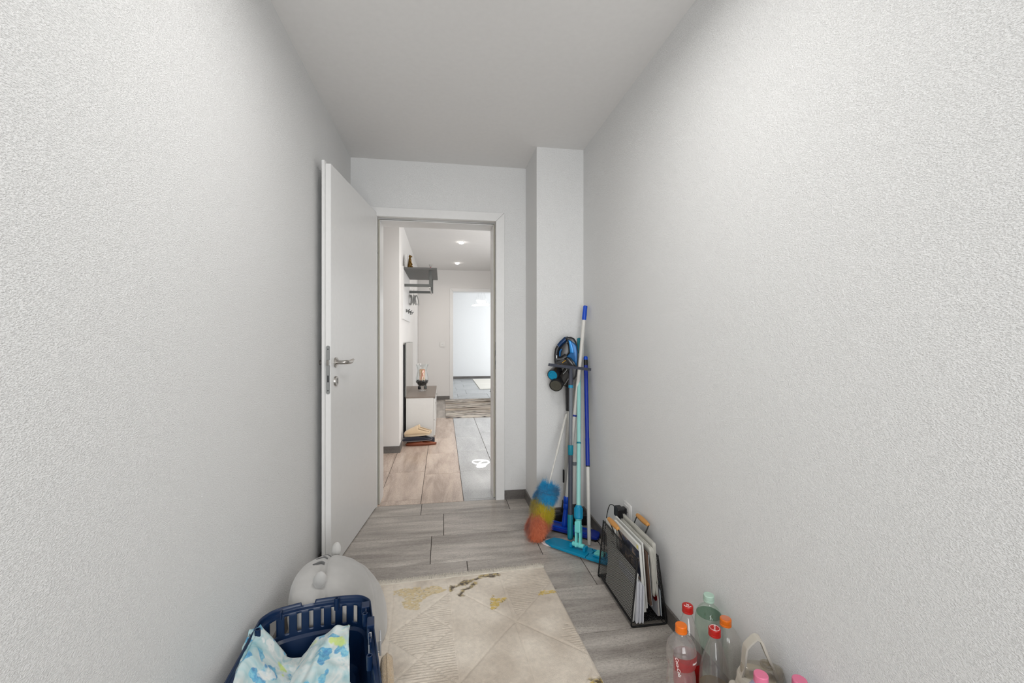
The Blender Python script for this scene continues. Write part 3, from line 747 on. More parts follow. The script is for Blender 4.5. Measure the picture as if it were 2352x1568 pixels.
# ================================================================ GREY PLUSH
def velour(name, c, sc=7):
    t = NT(name); n = t.noise(t.coord(), sc, 3, .6); g = t.noise(t.coord(), 700, 2)
    col = t.mix(t.ramp(n, [(.35, (0, 0, 0)), (.7, (1, 1, 1))]), tuple(x*.80 for x in c[:3])+(1,), c)
    t.bsdf(col, .85, spec=.2, sheen=.5); t.bump(t.math('ADD', g, t.math('MULTIPLY', t.noise(t.coord(), 22, 2), 4)), .25, .002)
    return t.m
M['plush'] = velour('grey_velour', srgb(190, 188, 185))
M['plushdark'] = velour('dark_grey_velour', srgb(84, 84, 84))
pc = Vector((-.396, 1.765, .108)); prx, pry, prz = .214, .232, .112
TM = (Matrix.Translation((-.428, 1.565, 0)) @ Matrix.Rotation(R(8.5), 4, 'Z'))
PM = Matrix.Translation(pc) @ Euler((R(31), R(33), R(33)), 'XYZ').to_matrix().to_4x4()
PL = thing('plush_cushion', 'big round grey plush cushion animal between the left wall and rug', 'plush', (pc.x, pc.y, 0))
NS, NR = 160, 80
seams = [R(132), R(66), R(-20), R(200), R(265)]
def plush_pt(a, b, off=0):
    """a: angle round the long axis (0 = right, 90 = up), b: -90..90 along the axis"""
    d = min(abs((a-s_+PI) % (2*PI)-PI) for s_ in seams)
    cb = math.cos(b); d *= cb
    rad = 1 - .055*math.exp(-(d/.05)**2)*min(1, cb*2.2) + .03*mnoise.noise(Vector((math.cos(a)*cb, math.sin(a)*cb, math.sin(b)))*1.7) + .008*mnoise.noise(Vector((math.cos(a)*cb, math.sin(a)*cb, math.sin(b)))*6)
    rad += off
    e = .86
    cbq = math.copysign(abs(cb)**e, cb)
    p = PM @ Vector((prx*rad*cbq*math.cos(a), pry*rad*math.sin(b), prz*rad*cbq*math.sin(a)))
    if p.z < .012: p.z = .012-(.012-p.z)*.10
    if p.x < XL+.006: p.x = XL+.006+(p.x-XL-.006)*.05
    q = TM.inverted() @ p          # pressed against the far end of the carrier
    lim = .062*(1 if q.x < .15 else max(0, 1-(q.x-.15)/.05))-.5*(0 if q.x < .15 else min(1, (q.x-.15)/.05))
    if q.y < lim: q.y = lim+(q.y-lim)*.06; p = TM @ q
    if p.z < .0115: p.z = .0115
    return p
V = []; F = []
for j in range(NR+1):
    b = -PI/2+PI*j/NR
    for i in range(NS): V.append(plush_pt(2*PI*i/NS, b))
for j in range(NR):
    for i in range(NS): F.append((j*NS+i, j*NS+(i+1) % NS, (j+1)*NS+(i+1) % NS, (j+1)*NS+i))
obj('body', MB().add(V, F), M['plush'], PL, ang=None)
def patch(a0, b0, la, lb, nm='dark_patch'):
    V = []; F = []; n, m_ = 18, 8
    for i in range(n+1):
        s_ = i/n; aa = a0+la*s_
        wd = lb*math.sqrt(max(.02, 1-(max(0, s_-.45)/.55)**2))*(.75+.25*math.sin(PI*min(1, s_*1.4)))
        for j in range(m_+1): V.append(plush_pt(aa, b0+wd*(j/m_-.5), .013-.010*abs(j/m_-.5)*2))
    for i in range(n):
        for j in range(m_): F.append((i*(m_+1)+j, i*(m_+1)+j+1, (i+1)*(m_+1)+j+1, (i+1)*(m_+1)+j))
    obj(nm, MB().add(V, F), M['plushdark'], PL)
for b0, la in ((R(50), .36), (R(34), .28), (R(66), .42)): patch(seams[0]+.03, b0, la*1.15, R(8))
def ear(tip, root, w):
    d = Vector(tip)-Vector(root); L = d.length; d.normalize()
    up = Vector((0, 1, 0)); sx = d.cross(up).normalized(); fy = sx.cross(d)
    X = Matrix(((sx.x, fy.x, d.x, root[0]), (sx.y, fy.y, d.y, root[1]), (sx.z, fy.z, d.z, root[2]), (0, 0, 0, 1)))
    prof = [(.25*w, 0), (.62*w, L*.12), (.92*w, L*.32), (w, L*.5), (.85*w, L*.72), (.55*w, L*.9), (.2*w, L*.99), (0, L)]
    return MB().lathe(prof, 24, X, ell=.62)
e1 = plush_pt(seams[0], R(78), -.03); e2 = plush_pt(seams[0]+.12, R(2), -.05)
obj('ear', ear(e1+Vector((.006, .012, .064)), e1, .021), M['plush'], PL)
obj('ear', ear(e2+Vector((.012, -.006, .066)), e2, .025), M['plush'], PL)
tg_ = plush_pt(R(-14), R(-30), .02)
obj('care_tag', MB().box(tuple(tg_), (.014, .002, .010), rot=(0, R(20), R(30))), M['white'], PL, smooth=False)['label'] = 'small white sewn-in tag'

# ================================================================ BLUE PET CARRIER TRAY
M['blue'] = simple('navy_plastic', srgb(14, 38, 72), .32)
CO = Vector((-.428, 1.565, 0)); CA = R(8.5)
CM = Matrix.Translation(CO) @ Matrix.Rotation(CA, 4, 'Z')
CL = .56
def outline(inset, n_far=64, n_side=44, drop=0):
    """rounded tray outline in local (u, v): starts at the near right corner, runs to the far end and back down the left"""
    hw = lambda v: .162-inset+.085*(-v)
    rc = .052
    P = []
    v1 = .012-inset-rc
    for i in range(n_side): v = -CL+(v1+CL)*i/n_side; P.append((hw(v), v))
    for i in range(12): a = R(0)+PI/2*i/12; P.append((hw(v1)-rc+rc*math.cos(a), v1+rc*math.sin(a)))
    w_ = hw(v1)-rc
    for i in range(n_far+1): u = w_-2*w_*i/n_far; P.append((u, v1+rc))
    for i in range(1, 12): a = PI/2+PI/2*i/12; P.append((-hw(v1)+rc+rc*math.cos(a), v1+rc*math.sin(a)))
    for i in range(n_side+1): v = v1-(v1+CL)*i/n_side; P.append((-hw(v), v))
    return [(u, v+.026*max(0, 1-(u/.162)**2)*(1 if v > -.08 else 0)) for u, v in P]
RZ = .250
levels = [(.060, .015), (.040, .020), (.028, .034), (.020, .08), (.012, .138), (.004, .146)]
zs = [.155, .163, .169, .175, .181, .187, .193, .199, .205, .211, .217, .222]
levels += [(.004-.00002*i, z) for i, z in enumerate(zs)] + [(.002, .228), (-.008, .231), (-.010, .238), (-.010, RZ)]
rings = [outline(i) for i, z in levels]; NPt = len(rings[0])
slots_u = [-.138+.0375*i for i in range(8)]
V = []; F = []
for (ins, z), ring in zip(levels, rings):
    for (u, v) in ring:
        zz = z
        if z == RZ and v > -.06 and abs(u+.035) < .022: zz = z-.014
        V.append(CM @ Vector((u, v, zz)))
nf0 = 44+12
for j in range(len(levels)-1):
    for i in range(NPt-1):
        za = (levels[j][1]+levels[j+1][1])/2
        u = (rings[j][i][0]+rings[j][i+1][0])/2; v = (rings[j][i][1]+rings[j][i+1][1])/2
        if v > -.045 and .160 < za < .220 and any(abs(u-s_) < .0068 for s_ in slots_u): continue
        if v < -.10 and .160 < za < .220 and ((-v) % .036) < .012: continue
        F.append((j*NPt+i, j*NPt+i+1, (j+1)*NPt+i+1, (j+1)*NPt+i))
F.append(tuple(range(NPt))[::-1])
tray = thing('pet_carrier', 'navy blue plastic pet carrier tray with slotted sides by left wall', 'pet carrier', tuple(CM @ Vector((0, -.27, 0))))
o = obj('tray_shell', MB().add(V, F), M['blue'], tray, ang=30); solid(o, .0032, 0)
nw = MB(); nw.box((0, -CL+.004, .10), (.34, .006, .19), CM, bev=.002); obj('front_wall', nw, M['blue'], tray, smooth=False)
def post(u, v, z0, z1, r=.0085):
    pr = [(r, z0), (r, z1), (r*.62, z1), (r*.62, z1-.02)]
    return MB().lathe(pr, 20, CM @ Matrix.Translation((u, v, 0)))
ro = outline(.004)
for u, v in ((.060, .024), (.158, -.095), (-.165, -.075), (.175, -.30)):
    obj('screw_post', post(u, v, .215, RZ+.006), M['blue'], tray)
for u, v, rz in ((-.115, .012, 0), (.148, -.028, 50), (.160, -.062, 90), (.170, -.175, 90), (.174, -.20, 90), (.177, -.225, 90)):
    mb = MB().box((u, v, .236), (.006, .018, .026), CM @ Matrix.Translation((0, 0, 0)), bev=.001)
    obj('clip_rib', mb, M['blue'], tray, smooth=False)
for bb_ in ((.165, .188, -.165, -.118, .215, .256), (.145, .172, -.055, -.02, .228, .252)): obj('clip_box', MB().bb(*bb_, M=CM, bev=.002), M['blue'], tray, smooth=False)
M['silver'] = simple('silver_plastic', (.55, .56, .58, 1), .35, metal=.3)
lm = MB().bb(.178, .206, -.215, -.168, .196, .201, M=CM, bev=.001).bb(.203, .209, -.217, -.166, .186, .236, M=CM, bev=.002).bb(.170, .18, -.20, -.18, .190, .245, M=CM, bev=.001)
obj('side_latch', lm, M['silver'], tray, smooth=False)['label'] = 'silver grey side latch'
obj('hinge_wire', MB().rod(CM @ Vector((.187, -.09, .224)), CM @ Vector((.189, -.30, .224)), .0016, n=8), M['zinc'], tray)

# patterned cushion in the tray
t = NT('watercolour_cotton')
v0 = t.coord(); n0 = t.noise(v0, 11, 3, .6, .8)
vd = t.n('VectorMath', operation='ADD'); nz = t.n('TexNoise'); nz.inputs['Scale'].default_value = 16; nz.inputs['Detail'].default_value = 3; t.l(v0, nz.inputs['Vector'])
sc_ = t.n('VectorMath', operation='SCALE'); sc_.inputs['Scale'].default_value = .13; t.l(nz.outputs['Color'], sc_.inputs[0]); t.l(v0, vd.inputs[0]); t.l(sc_.outputs[0], vd.inputs[1])
col = t.ramp(n0, [(.30, srgb(140, 192, 202)), (.44, srgb(190, 214, 216)), (.56, srgb(220, 226, 224)), (.72, srgb(160, 198, 204))])
def blobs(scale, loc, lo, hi, seed_thr):
    x = t.n('TexVoronoi'); x.inputs['Scale'].default_value = scale
    mp = t.n('Mapping'); mp.inputs['Location'].default_value = loc; t.l(vd.outputs[0], mp.inputs[0]); t.l(mp.outputs[0], x.inputs['Vector'])
    f = t.ramp(x.outputs['Distance'], [(lo, (1, 1, 1)), (hi, (0, 0, 0))])
    sel = t.ramp(t.math('FRACT', t.math('MULTIPLY', x.outputs['Color'], 7.3)), [(seed_thr, (0, 0, 0)), (seed_thr+.02, (1, 1, 1))])
    return t.math('MULTIPLY', f, sel), x
bl, xb = blobs(17, (0, 0, 0), .36, .44, .2)
blue = t.ramp(t.noise(v0, 45, 3, .7), [(.35, srgb(52, 128, 186)), (.5, srgb(84, 172, 210)), (.68, srgb(140, 206, 224))])
col = t.mix(t.math('MULTIPLY', bl, .85), col, blue)
lm_, _ = blobs(12, (3.3, 1.7, 2.2), .27, .36, .72); col = t.mix(t.math('MULTIPLY', lm_, .85), col, srgb(204, 224, 120))
wf, _ = blobs(9, (1.1, 5.2, .4), .30, .36, .55); col = t.mix(t.math('MULTIPLY', wf, .8), col, srgb(238, 240, 238))
tc, _ = blobs(9, (1.1, 5.2, .4), .10, .15, .55)
sp_ = t.ramp(t.noise(v0, 190, 1), [(.46, (0, 0, 0)), (.54, (1, 1, 1))]); col = t.mix(t.math('MULTIPLY', tc, sp_), col, srgb(16, 104, 120))
t.bsdf(col, .85, spec=.2, sheen=.2); t.bump(t.noise(v0, 26, 3, .6), .35, .006)
M['cotton'] = t.m
n1, n2 = 90, 60
far_edge = [(0, (-.600, 1.470, .258)), (.10, (-.585, 1.500, .248)), (.34, (-.510, 1.515, .135)), (.46, (-.470, 1.53, .120)), (.62, (-.43, 1.54, .155)), (1, (-.318, 1.535, .205))]
near_edge = [(0, (-.575, 1.10, .19)), (.2, (-.55, 1.05, .215)), (.5, (-.43, 1.04, .13)), (.75, (-.32, 1.04, .18)), (1, (-.215, 1.06, .13))]
def curve(E, s_):
    for (a, p), (b, q) in zip(E[:-1], E[1:]):
        if s_ <= b or b == 1:
            k = (s_-a)/(b-a); k = k*k*(3-2*k); return Vector(p).lerp(Vector(q), k)
V = []; F = []
for j in range(n2+1):
    tt = j/n2
    for i in range(n1+1):
        s_ = i/n1
        p = curve(far_edge, s_).lerp(curve(near_edge, s_), tt)
        f1 = math.exp(-((s_-.46+.10*tt)/.05)**2)*.018*math.sin(PI*min(1, tt*1.3+.1)); f2 = math.exp(-((s_-.18-.12*tt)/.06)**2)*.022*math.sin(PI*tt)
        f3 = math.exp(-((s_-.70+.45*(tt-.35))/.035)**2)*.010
        pz = p.z - f1 - f2*0 + f3 + .016*mnoise.noise(Vector((s_*5, tt*6, 1.3))) + .006*mnoise.noise(Vector((s_*14, tt*15, 4.1)))
        pz += .02*math.sin(PI*s_)*math.sin(PI*tt)
        if j == 0: pz -= .004
        V.append((p.x+.004*mnoise.noise(Vector((s_*9, tt*9, 7))), p.y+.006*mnoise.noise(Vector((s_*8, tt*7, 3))), pz))
for j in range(n2):
    for i in range(n1): F.append((j*(n1+1)+i, (j+1)*(n1+1)+i, (j+1)*(n1+1)+i+1, j*(n1+1)+i+1))
pil = thing('floral_cushion', 'folded cushion in blue and green watercolour fabric inside the blue carrier', 'cushion', (-.42, 1.3, .06))
o = obj('cover', MB().add(V, F), M['cotton'], pil, ang=None); solid(o, .005, -1)
sm = MB().tube([V[j*(n1+1)+n1-2] for j in range(0, n2+1, 2)], .0022, 6)
obj('seam', sm, M['cotton'], pil)
un = MB().add([Vector(q)+Vector((.0, 0, -.035)) for q in V[::1]], F)
o = obj('underside', MB().add([(q[0]*.97-.012, q[1]-.004, max(.022, q[2]-.06)) for q in V], F), M['cotton'], pil, ang=None)

# beige fleece cave cushion beside the tray
t = NT('beige_fleece'); n = t.noise(t.coord(), 60, 3, .7)
t.bsdf(t.mix(n, srgb(186, 158, 122), srgb(226, 204, 172)), .95, sheen=.5, spec=.1); t.bump(t.math('ADD', n, t.noise(t.coord(), 320, 2)), .9, .006)
fz = thing('fleece_pad', 'beige fleece pad upright between the blue carrier and the rug', 'pad', (-.185, 1.31, 0))
poly = []
for cx, cy, a0 in ((.13, .128, 0), (-.13, .128, 90), (-.13, .055, 180), (.13, .055, 270)):
    for i in range(8): a = R(a0+90*i/7); poly.append((cx+.05*math.cos(a), cy+.05*math.sin(a)-.0))
FM = Matrix.Translation((-.162, 1.235, .013)) @ Matrix.Rotation(R(98.5), 4, 'Z') @ Matrix.Rotation(R(4), 4, 'X') @ Matrix(((1, 0, 0, 0), (0, 0, -1, 0), (0, 1, 0, 0), (0, 0, 0, 1)))
o = obj('pad_body', MB().prism(poly, -.018, .018, FM, bev=.015, seg=5), t.m, fz)
o = obj('piping', MB().tube([FM @ Vector((p[0]*1.005, p[1]*1.004, 0)) for p in poly], .004, 8, closed=True), t.m, fz)
#PART4
# ================================================================ CLEANING TOOLS IN THE CORNER
M['turq'] = simple('turquoise_plastic', srgb(0, 136, 176), .4)
M['teal'] = simple('teal_grip', srgb(0, 122, 142), .45)
M['mint'] = simple('mint_pole', srgb(150, 208, 202), .4)
M['mintl'] = simple('mint_plastic', srgb(112, 208, 204), .4)
M['royal'] = simple('royal_blue_plastic', srgb(10, 44, 150), .35)
M['brightblue'] = simple('bright_blue_plastic', srgb(12, 72, 190), .35)
M['polewhite'] = simple('white_pole', srgb(214, 212, 206), .4)
M['polegrey'] = simple('grey_pole', srgb(112, 118, 124), .4)
M['slate'] = simple('slate_plastic', srgb(62, 66, 78), .5)
M['polesilver'] = simple('silver_pole', srgb(176, 174, 168), .35, metal=.2)
M['cloth'] = simple('white_mop_cloth', srgb(226, 214, 214), .95, (240, .6, .003))

def axis_matrix(p, d, ref=(0, 0, 1)):
    z = Vector(d).normalized(); r = Vector(ref)
    x = r.cross(z)
    if x.length < 1e-4: x = Vector((1, 0, 0))
    x.normalize(); y = z.cross(x)
    return Matrix(((x.x, y.x, z.x, p[0]), (x.y, y.y, z.y, p[1]), (x.z, y.z, z.z, p[2]), (0, 0, 0, 1)))
def along(a, b, t): return Vector(a).lerp(Vector(b), t)

# --- turquoise flat mop with a mint pole
A0, A1 = Vector((.556, 2.355, 0)), Vector((.826, 2.085, 0))
ud = (A1-A0).normalized(); vd_ = Vector((-ud.y, ud.x, 0)); HL = (A1-A0).length
HM = Matrix(((ud.x, vd_.x, 0, A0.x), (ud.y, vd_.y, 0, A0.y), (0, 0, 1, 0), (0, 0, 0, 1)))
fm = thing('flat_mop', 'flat mop with wide turquoise head and mint green pole in corner', 'mop', tuple(HM @ Vector((.2, .05, 0))))
WD = .105
obj('mop_cloth', MB().prism([(-.024, .030), (-.004, .020), (HL+.01, .020), (HL+.01, WD-.008), (.0, WD-.008), (-.022, WD-.02)], .001, .009, HM, bev=.002), M['cloth'], fm, smooth=False)['label'] = 'white cloth sticking out under the head'
cut = HL*.70
pa = [(.0, .030), (.055, .004), (cut-.002, 0), (cut-.002, .048), (cut+.012, .056), (cut+.012, .082), (cut-.004, .088), (cut-.004, WD), (.055, WD), (.02, WD-.012)]
pb_ = [(cut+.002, 0), (HL, .004), (HL+.01, .02), (HL+.01, WD-.02), (HL, WD), (cut, WD), (cut, .091), (cut+.016, .085), (cut+.016, .053), (cut+.002, .045)]
obj('mop_plate', MB().prism(pa, .010, .024, HM, bev=.0025), M['turq'], fm, smooth=False)
obj('mop_plate', MB().prism(pb_, .010, .024, HM, bev=.0025), M['turq'], fm, smooth=False)
ovl = [(.06+.085/2+.045*math.cos(a)*1.0, .052+.036*math.sin(a)) for a in [2*PI*i/28 for i in range(28)]]
obj('plate_badge', MB().prism(ovl, .0238, .0252, HM, bev=.0006), M['turq'], fm, smooth=False)
mb = MB().prism([(cut+.035, .032), (cut+.085, .032), (cut+.085, .076), (cut+.035, .076)], .024, .043, HM, bev=.004)
obj('pedal', mb, M['mintl'], fm, smooth=False)['label'] = 'mint green foot pedal'
mb = MB().prism([(cut+.028, .024), (cut+.096, .024), (cut+.096, .083), (cut+.028, .083)], .024, .032, HM, bev=.003); obj('pedal_frame', mb, M['turq'], fm, smooth=False)
jx = .200; J = HM @ Vector((jx, .052, .046))
for dx in (-.040, .040):
    obj('hinge_lug', MB().prism([(jx+dx-.007, .036), (jx+dx+.007, .036), (jx+dx+.007, .070), (jx+dx-.007, .070)], .024, .050, HM, bev=.005), M['turq'], fm, smooth=False)
obj('hinge_barrel', MB().rod(HM @ Vector((jx-.034, .052, .046)), HM @ Vector((jx+.034, .052, .046)), .0125, n=18), M['mintl'], fm)
TOP = Vector((.885, 2.697, 1.178)); pd_ = (TOP-J).normalized()
side = HM.to_3x3() @ Vector((1, 0, 0))
fk = MB()
q0, q1 = J, J+pd_*.115
xs = side - pd_*side.dot(pd_); xs.normalize(); ys = pd_.cross(xs)
FMx = Matrix(((xs.x, ys.x, pd_.x, q0.x), (xs.y, ys.y, pd_.y, q0.y), (xs.z, ys.z, pd_.z, q0.z), (0, 0, 0, 1)))
fk.box((-.012, 0, .045), (.012, .026, .115), FMx, bev=.004, seg=2).box((.012, 0, .045), (.012, .026, .115), FMx, bev=.004, seg=2).box((0, -.006, .09), (.036, .024, .06), FMx, bev=.006, seg=2)
obj('fork', fk, M['mintl'], fm, smooth=False)
nk = MB()
for i in range(5): nk.tube([FMx @ Vector((0, 0, .098+.007*i)), FMx @ Vector((0, 0, .103+.007*i))], .0175, 20)
obj('collar', nk, M['mintl'], fm)
sk = MB().tube([FMx @ Vector((0, 0, z)) for z in (.130, .135, .18, .198, .202)], [.019, .0235, .022, .019, .017], 22)
for k in range(10):
    a = 2*PI*k/10; sk.box((.0212*math.cos(a), .0212*math.sin(a), .165), (.006, .004, .05), FMx @ Matrix.Translation((0, 0, 0)))
obj('socket', sk, M['turq'], fm)
obj('pole', MB().rod(FMx @ Vector((0, 0, .19)), TOP-pd_*.10, .0118, n=18), M['mint'], fm)
obj('pole_ring', MB().tube([along(J, TOP, .445), along(J, TOP, .453)], .0132, 18), M['teal'], fm)
obj('pole_grip', MB().tube([TOP-pd_*.11, TOP-pd_*.10, TOP-pd_*.004, TOP], [.012, .0135, .0135, .010], 18), M['teal'], fm)

# --- royal blue floor wiper with long white pole and blue grip
B0, B1 = Vector((.565, 2.600, 0)), Vector((.872, 2.345, 0)); ub = (B1-B0).normalized(); vb = Vector((-ub.y, ub.x, 0)); BL = (B1-B0).length
BM = Matrix(((ub.x, vb.x, 0, B0.x), (ub.y, vb.y, 0, B0.y), (0, 0, 1, 0), (0, 0, 0, 1)))
wp = thing('floor_wiper', 'royal blue flat mop with long white pole ending in blue grip', 'mop', tuple(BM @ Vector((BL/2, .05, 0))))
obj('pad', MB().prism([(.0, .008), (BL-.005, .008), (BL-.005, .092), (.0, .092)], .001, .010, BM, bev=.002), M['black'], wp, smooth=False)
hp = [(0, .02), (.03, 0), (BL-.05, 0), (BL, .012), (BL+.006, .03), (BL-.005, .085), (BL-.05, .10), (.03, .10), (0, .085)]
obj('head', MB().prism(hp, .011, .030, BM, bev=.004), M['royal'], wp, smooth=False)
rb = MB()
for yy in (.012, .024, .078): rb.prism([(.04, yy), (BL-.06, yy), (BL-.06, yy+.006), (.04, yy+.006)], .029, .035, BM, bev=.001)
obj('head_rib', rb, M['brightblue'], wp, smooth=False)['kind'] = 'stuff'
obj('foot_button', MB().tube([BM @ Vector((BL*.60, .05, .029)), BM @ Vector((BL*.60, .05, .043))], [.02, .016], 22), M['royal'], wp)
WJ = BM @ Vector((BL*.44, .056, .04)); WJ = Vector((.697, 2.440, .045)) if False else WJ
WT = Vector((.900, 2.617, 1.386)); wd_ = (WT-WJ).normalized()
obj('joint_neck', MB().tube([WJ-wd_*.012, WJ, WJ+wd_*.02, WJ+wd_*.095], [.016, .019, .016, .014], 20), M['brightblue'], wp)
jw = MB().tube([WJ+wd_*z for z in (.088, .094, .120, .124, .128, .160, .165)], [.014, .0175, .0185, .0165, .0195, .0205, .017], 20)
obj('screw_collar', jw, M['brightblue'], wp)
obj('pole', MB().rod(WJ+wd_*.16, WT-wd_*.08, .0118, n=18), M['polewhite'], wp)
Lw = (WT-WJ).length
obj('pole_ring', MB().tube([WJ+wd_*(Lw*.482), WJ+wd_*(Lw*.490)], .0126, 18), M['royal'], wp)
obj('pole_grip', MB().tube([WT-wd_*.092, WT-wd_*.086, WT-wd_*.045, WT-wd_*.04, WT-wd_*.003, WT], [.012, .0142, .0142, .0136, .0136, .011], 18), M['brightblue'], wp)

# --- grey window squeegee standing on its grip
G0 = Vector((.722, 2.362, .026)); G1 = Vector((.764, 2.488, 1.005)); gd = (G1-G0).normalized(); Lg = (G1-G0).length
sq = thing('window_squeegee', 'grey window squeegee standing upside down with its wide black blade up', 'squeegee', tuple(G0))
def gz(py): return Lg*(1242-py)/(1242-843)
obj('grip', MB().tube([G0+gd*z for z in (0, .004, .012, .016, gz(1190), gz(1187))], [.012, .0155, .0165, .0165, .0165, .015], 20), M['teal'], sq)
gr = MB()
for i in range(16): gr.tube([G0+gd*(.02+i*.007), G0+gd*(.0235+i*.007)], .0172, 18)
obj('grip_ridges', gr, M['teal'], sq)['kind'] = 'stuff'
obj('lower_pole', MB().rod(G0+gd*gz(1189), G0+gd*gz(1048), .0128, n=18), M['slate'], sq)
obj('coupling', MB().tube([G0+gd*gz(1052), G0+gd*gz(1050), G0+gd*gz(1030), G0+gd*gz(1029)], [.013, .0155, .0155, .013], 18), M['teal'], sq)
obj('upper_pole', MB().rod(G0+gd*gz(1031), G0+gd*gz(890), .0108, n=18), M['polegrey'], sq)
obj('ring', MB().rod(G0+gd*gz(894), G0+gd*gz(887), .0138, n=18), M['turq'], sq)
obj('neck', MB().tube([G0+gd*gz(888), G0+gd*gz(884), G0+gd*gz(848), G0+gd*gz(842)], [.0135, .0145, .009, .009], 16), M['slate'], sq)
b0, b1 = Vector((.620, 2.455, 1.021)), Vector((.899, 2.522, .984))
bd = (b1-b0).normalized(); BX = axis_matrix(b0, bd)
Lb = (b1-b0).length
cross = [(-.0105, -.007), (.0105, -.007), (.0105, .010), (-.0105, .010)]
obj('blade_holder', MB().prism(cross, 0, Lb, BX, bev=.003), M['slate'], sq, smooth=False)
rbm = MB(); nrm = (Vector((0, 1, 0))-bd*bd.y).normalized()
rbm.add([b0+bd*.006+nrm*.008, b1-bd*.002+nrm*.008, b1-bd*.002+nrm*.028+Vector((0, 0, -.003)), b0+bd*.006+nrm*.028+Vector((0, 0, -.003))], [(0, 1, 2, 3)])
o = obj('rubber_blade', rbm, M['black'], sq, smooth=False); solid(o, .003, 0)

# --- dark blue telescopic pole with white lower half
K0, K1 = Vector((.825, 2.332, .0)), Vector((.900, 2.612, 1.062)); kd = (K1-K0).normalized(); Lk = (K1-K0).length
tp = thing('telescopic_pole', 'telescopic pole, dark blue above and white below, leaning on right wall', 'pole', tuple(K0))
kz = lambda py: Lk*(1252-py)/(1252-820)
obj('lower_tube', MB().tube([K0, K0+kd*.003, K0+kd*kz(1080)], [.009, .0105, .0105], 18), M['polewhite'], tp)
obj('upper_tube', MB().tube([K0+kd*kz(p) for p in (1083, 1081, 1020, 1018, 985, 983, 842)], [.012, .0128, .0128, .0118, .0118, .0124, .0124], 18), M['royal'], tp)
obj('tube_mouth', MB().rod(K0+kd*kz(1084), K0+kd*kz(1081), .0125, n=18), M['black'], tp)
obj('black_band', MB().rod(K0+kd*kz(843), K0+kd*kz(829), .0127, n=18), M['black'], tp)
obj('hanging_cap', MB().tube([K0+kd*kz(p) for p in (830, 828, 822, 820)], [.012, .0132, .0132, .010], 18), M['brightblue'], tp)

# --- old white telescopic broom behind with black head
Q0, Q1 = Vector((.815, 2.600, .055)), Vector((.862, 2.690, .93)); qd = (Q1-Q0).normalized()
br = thing('broom', 'white telescopic broom with black head standing furthest into the corner', 'broom', (.81, 2.62, 0))
obj('lower_tube', MB().rod(Q0, along(Q0, Q1, .37), .0105, n=16), M['polewhite'], br)
obj('pole_ring', MB().rod(along(Q0, Q1, .355), along(Q0, Q1, .38), .0138, n=16), M['polegrey'], br)
obj('upper_tube', MB().tube([along(Q0, Q1, .37), along(Q0, Q1, .98), along(Q0, Q1, 1)], [.0125, .0125, .009], 16), M['polewhite'], br)
QX = Matrix.Translation((.838, 2.610, 0)) @ Matrix.Rotation(R(-6), 4, 'Z')
obj('broom_head', MB().prism([(-.068, -.026), (.062, -.026), (.070, 0), (.062, .026), (-.068, .026)], .040, .068, QX, bev=.008), M['black'], br, smooth=False)
obj('socket', MB().tube([Vector((.813, 2.597, .06)), Q0+qd*.075], [.018, .0145], 16), M['black'], br)
bs = MB()
for i in range(34):
    for j in range(7):
        x = -.064+.124*i/33; yv = -.022+.044*j/6
        for kk in range(2):
            fx = random.uniform(-.004, .004); bs.tube([QX @ Vector((x, yv, .042)), QX @ Vector((x*1.05+fx, yv*1.3, .001))], [.0018, .0010], 4, caps=False)
o = obj('bristles', bs, M['black'], br, ang=None); o['kind'] = 'stuff'

# --- cordless stick vacuum leaning on the chase
VXm = Vector((.954, -.300, 0)); VZm = Vector((0, 0, 1)); VYm = Vector((.300, .954, 0))   # right, up, away
vo = Vector((.776, 2.622, 1.0))     # world point of the local origin
VM = Matrix(((VXm.x, VZm.x, -VYm.x, vo.x), (VXm.y, VZm.y, -VYm.y, vo.y), (VXm.z, VZm.z, -VYm.z, vo.z), (0, 0, 0, 1)))  # local x right, y up, z towards the room
sc = 2.70/980/7.464
def lp_(x, y): return ((x-465)*sc, (672-y)*sc)      # outline units
M['vacblue'] = simple('metallic_blue', srgb(4, 84, 140), .3, metal=.2)
M['vacnavy'] = simple('dark_blue_gloss', srgb(16, 52, 94), .25, metal=.3)
M['vacblack'] = simple('gloss_black', (.018, .018, .02, 1), .25)
M['amber'] = simple('amber_plastic', srgb(226, 168, 40), .35)
M['smoke'] = simple('smoky_plastic', (.035, .032, .030, 1), .12)
vc = thing('stick_vacuum', 'cordless stick vacuum cleaner, blue and black, leaning upright in the corner', 'vacuum cleaner', (.80, 2.66, 0))
def vpoly(nm, pts, z0, z1, mat, bev=.008, seg=3, parent=None):
    poly = [lp_(*p) for p in pts]
    a = sum(poly[i-1][0]*poly[i][1]-poly[i][0]*poly[i-1][1] for i in range(len(poly)))
    if a < 0: poly = poly[::-1]
    return obj(nm, MB().prism(poly, z0, z1, VM, bev=bev, seg=seg), mat, parent or vc, smooth=True, ang=50)
vpoly('motor_housing', [(438, 185), (480, 165), (545, 164), (595, 185), (635, 245), (655, 320), (664, 400), (666, 560), (655, 690), (640, 840), (600, 890), (560, 905), (520, 860), (470, 700), (440, 560), (470, 500), (525, 440), (512, 320), (480, 250)], -.060, .030, M['vacblack'], .012)
vpoly('grip_cavity', [(312, 585), (316, 420), (350, 345), (440, 255), (505, 270), (520, 440), (470, 520)], -.040, -.022, M['vacblack'], .003)
vpoly('blue_shell', [(500, 210), (545, 230), (600, 270), (640, 320), (655, 420), (652, 560), (640, 675), (600, 600), (540, 530), (470, 505), (525, 440), (515, 320)], .020, .038, M['vacblue'], .007)
vpoly('shell_stripe', [(500, 214), (545, 240), (575, 330), (595, 440), (530, 436), (517, 320)], .034, .0405, simple('light_metallic_blue', srgb(20, 122, 190), .3, metal=.2), .003)
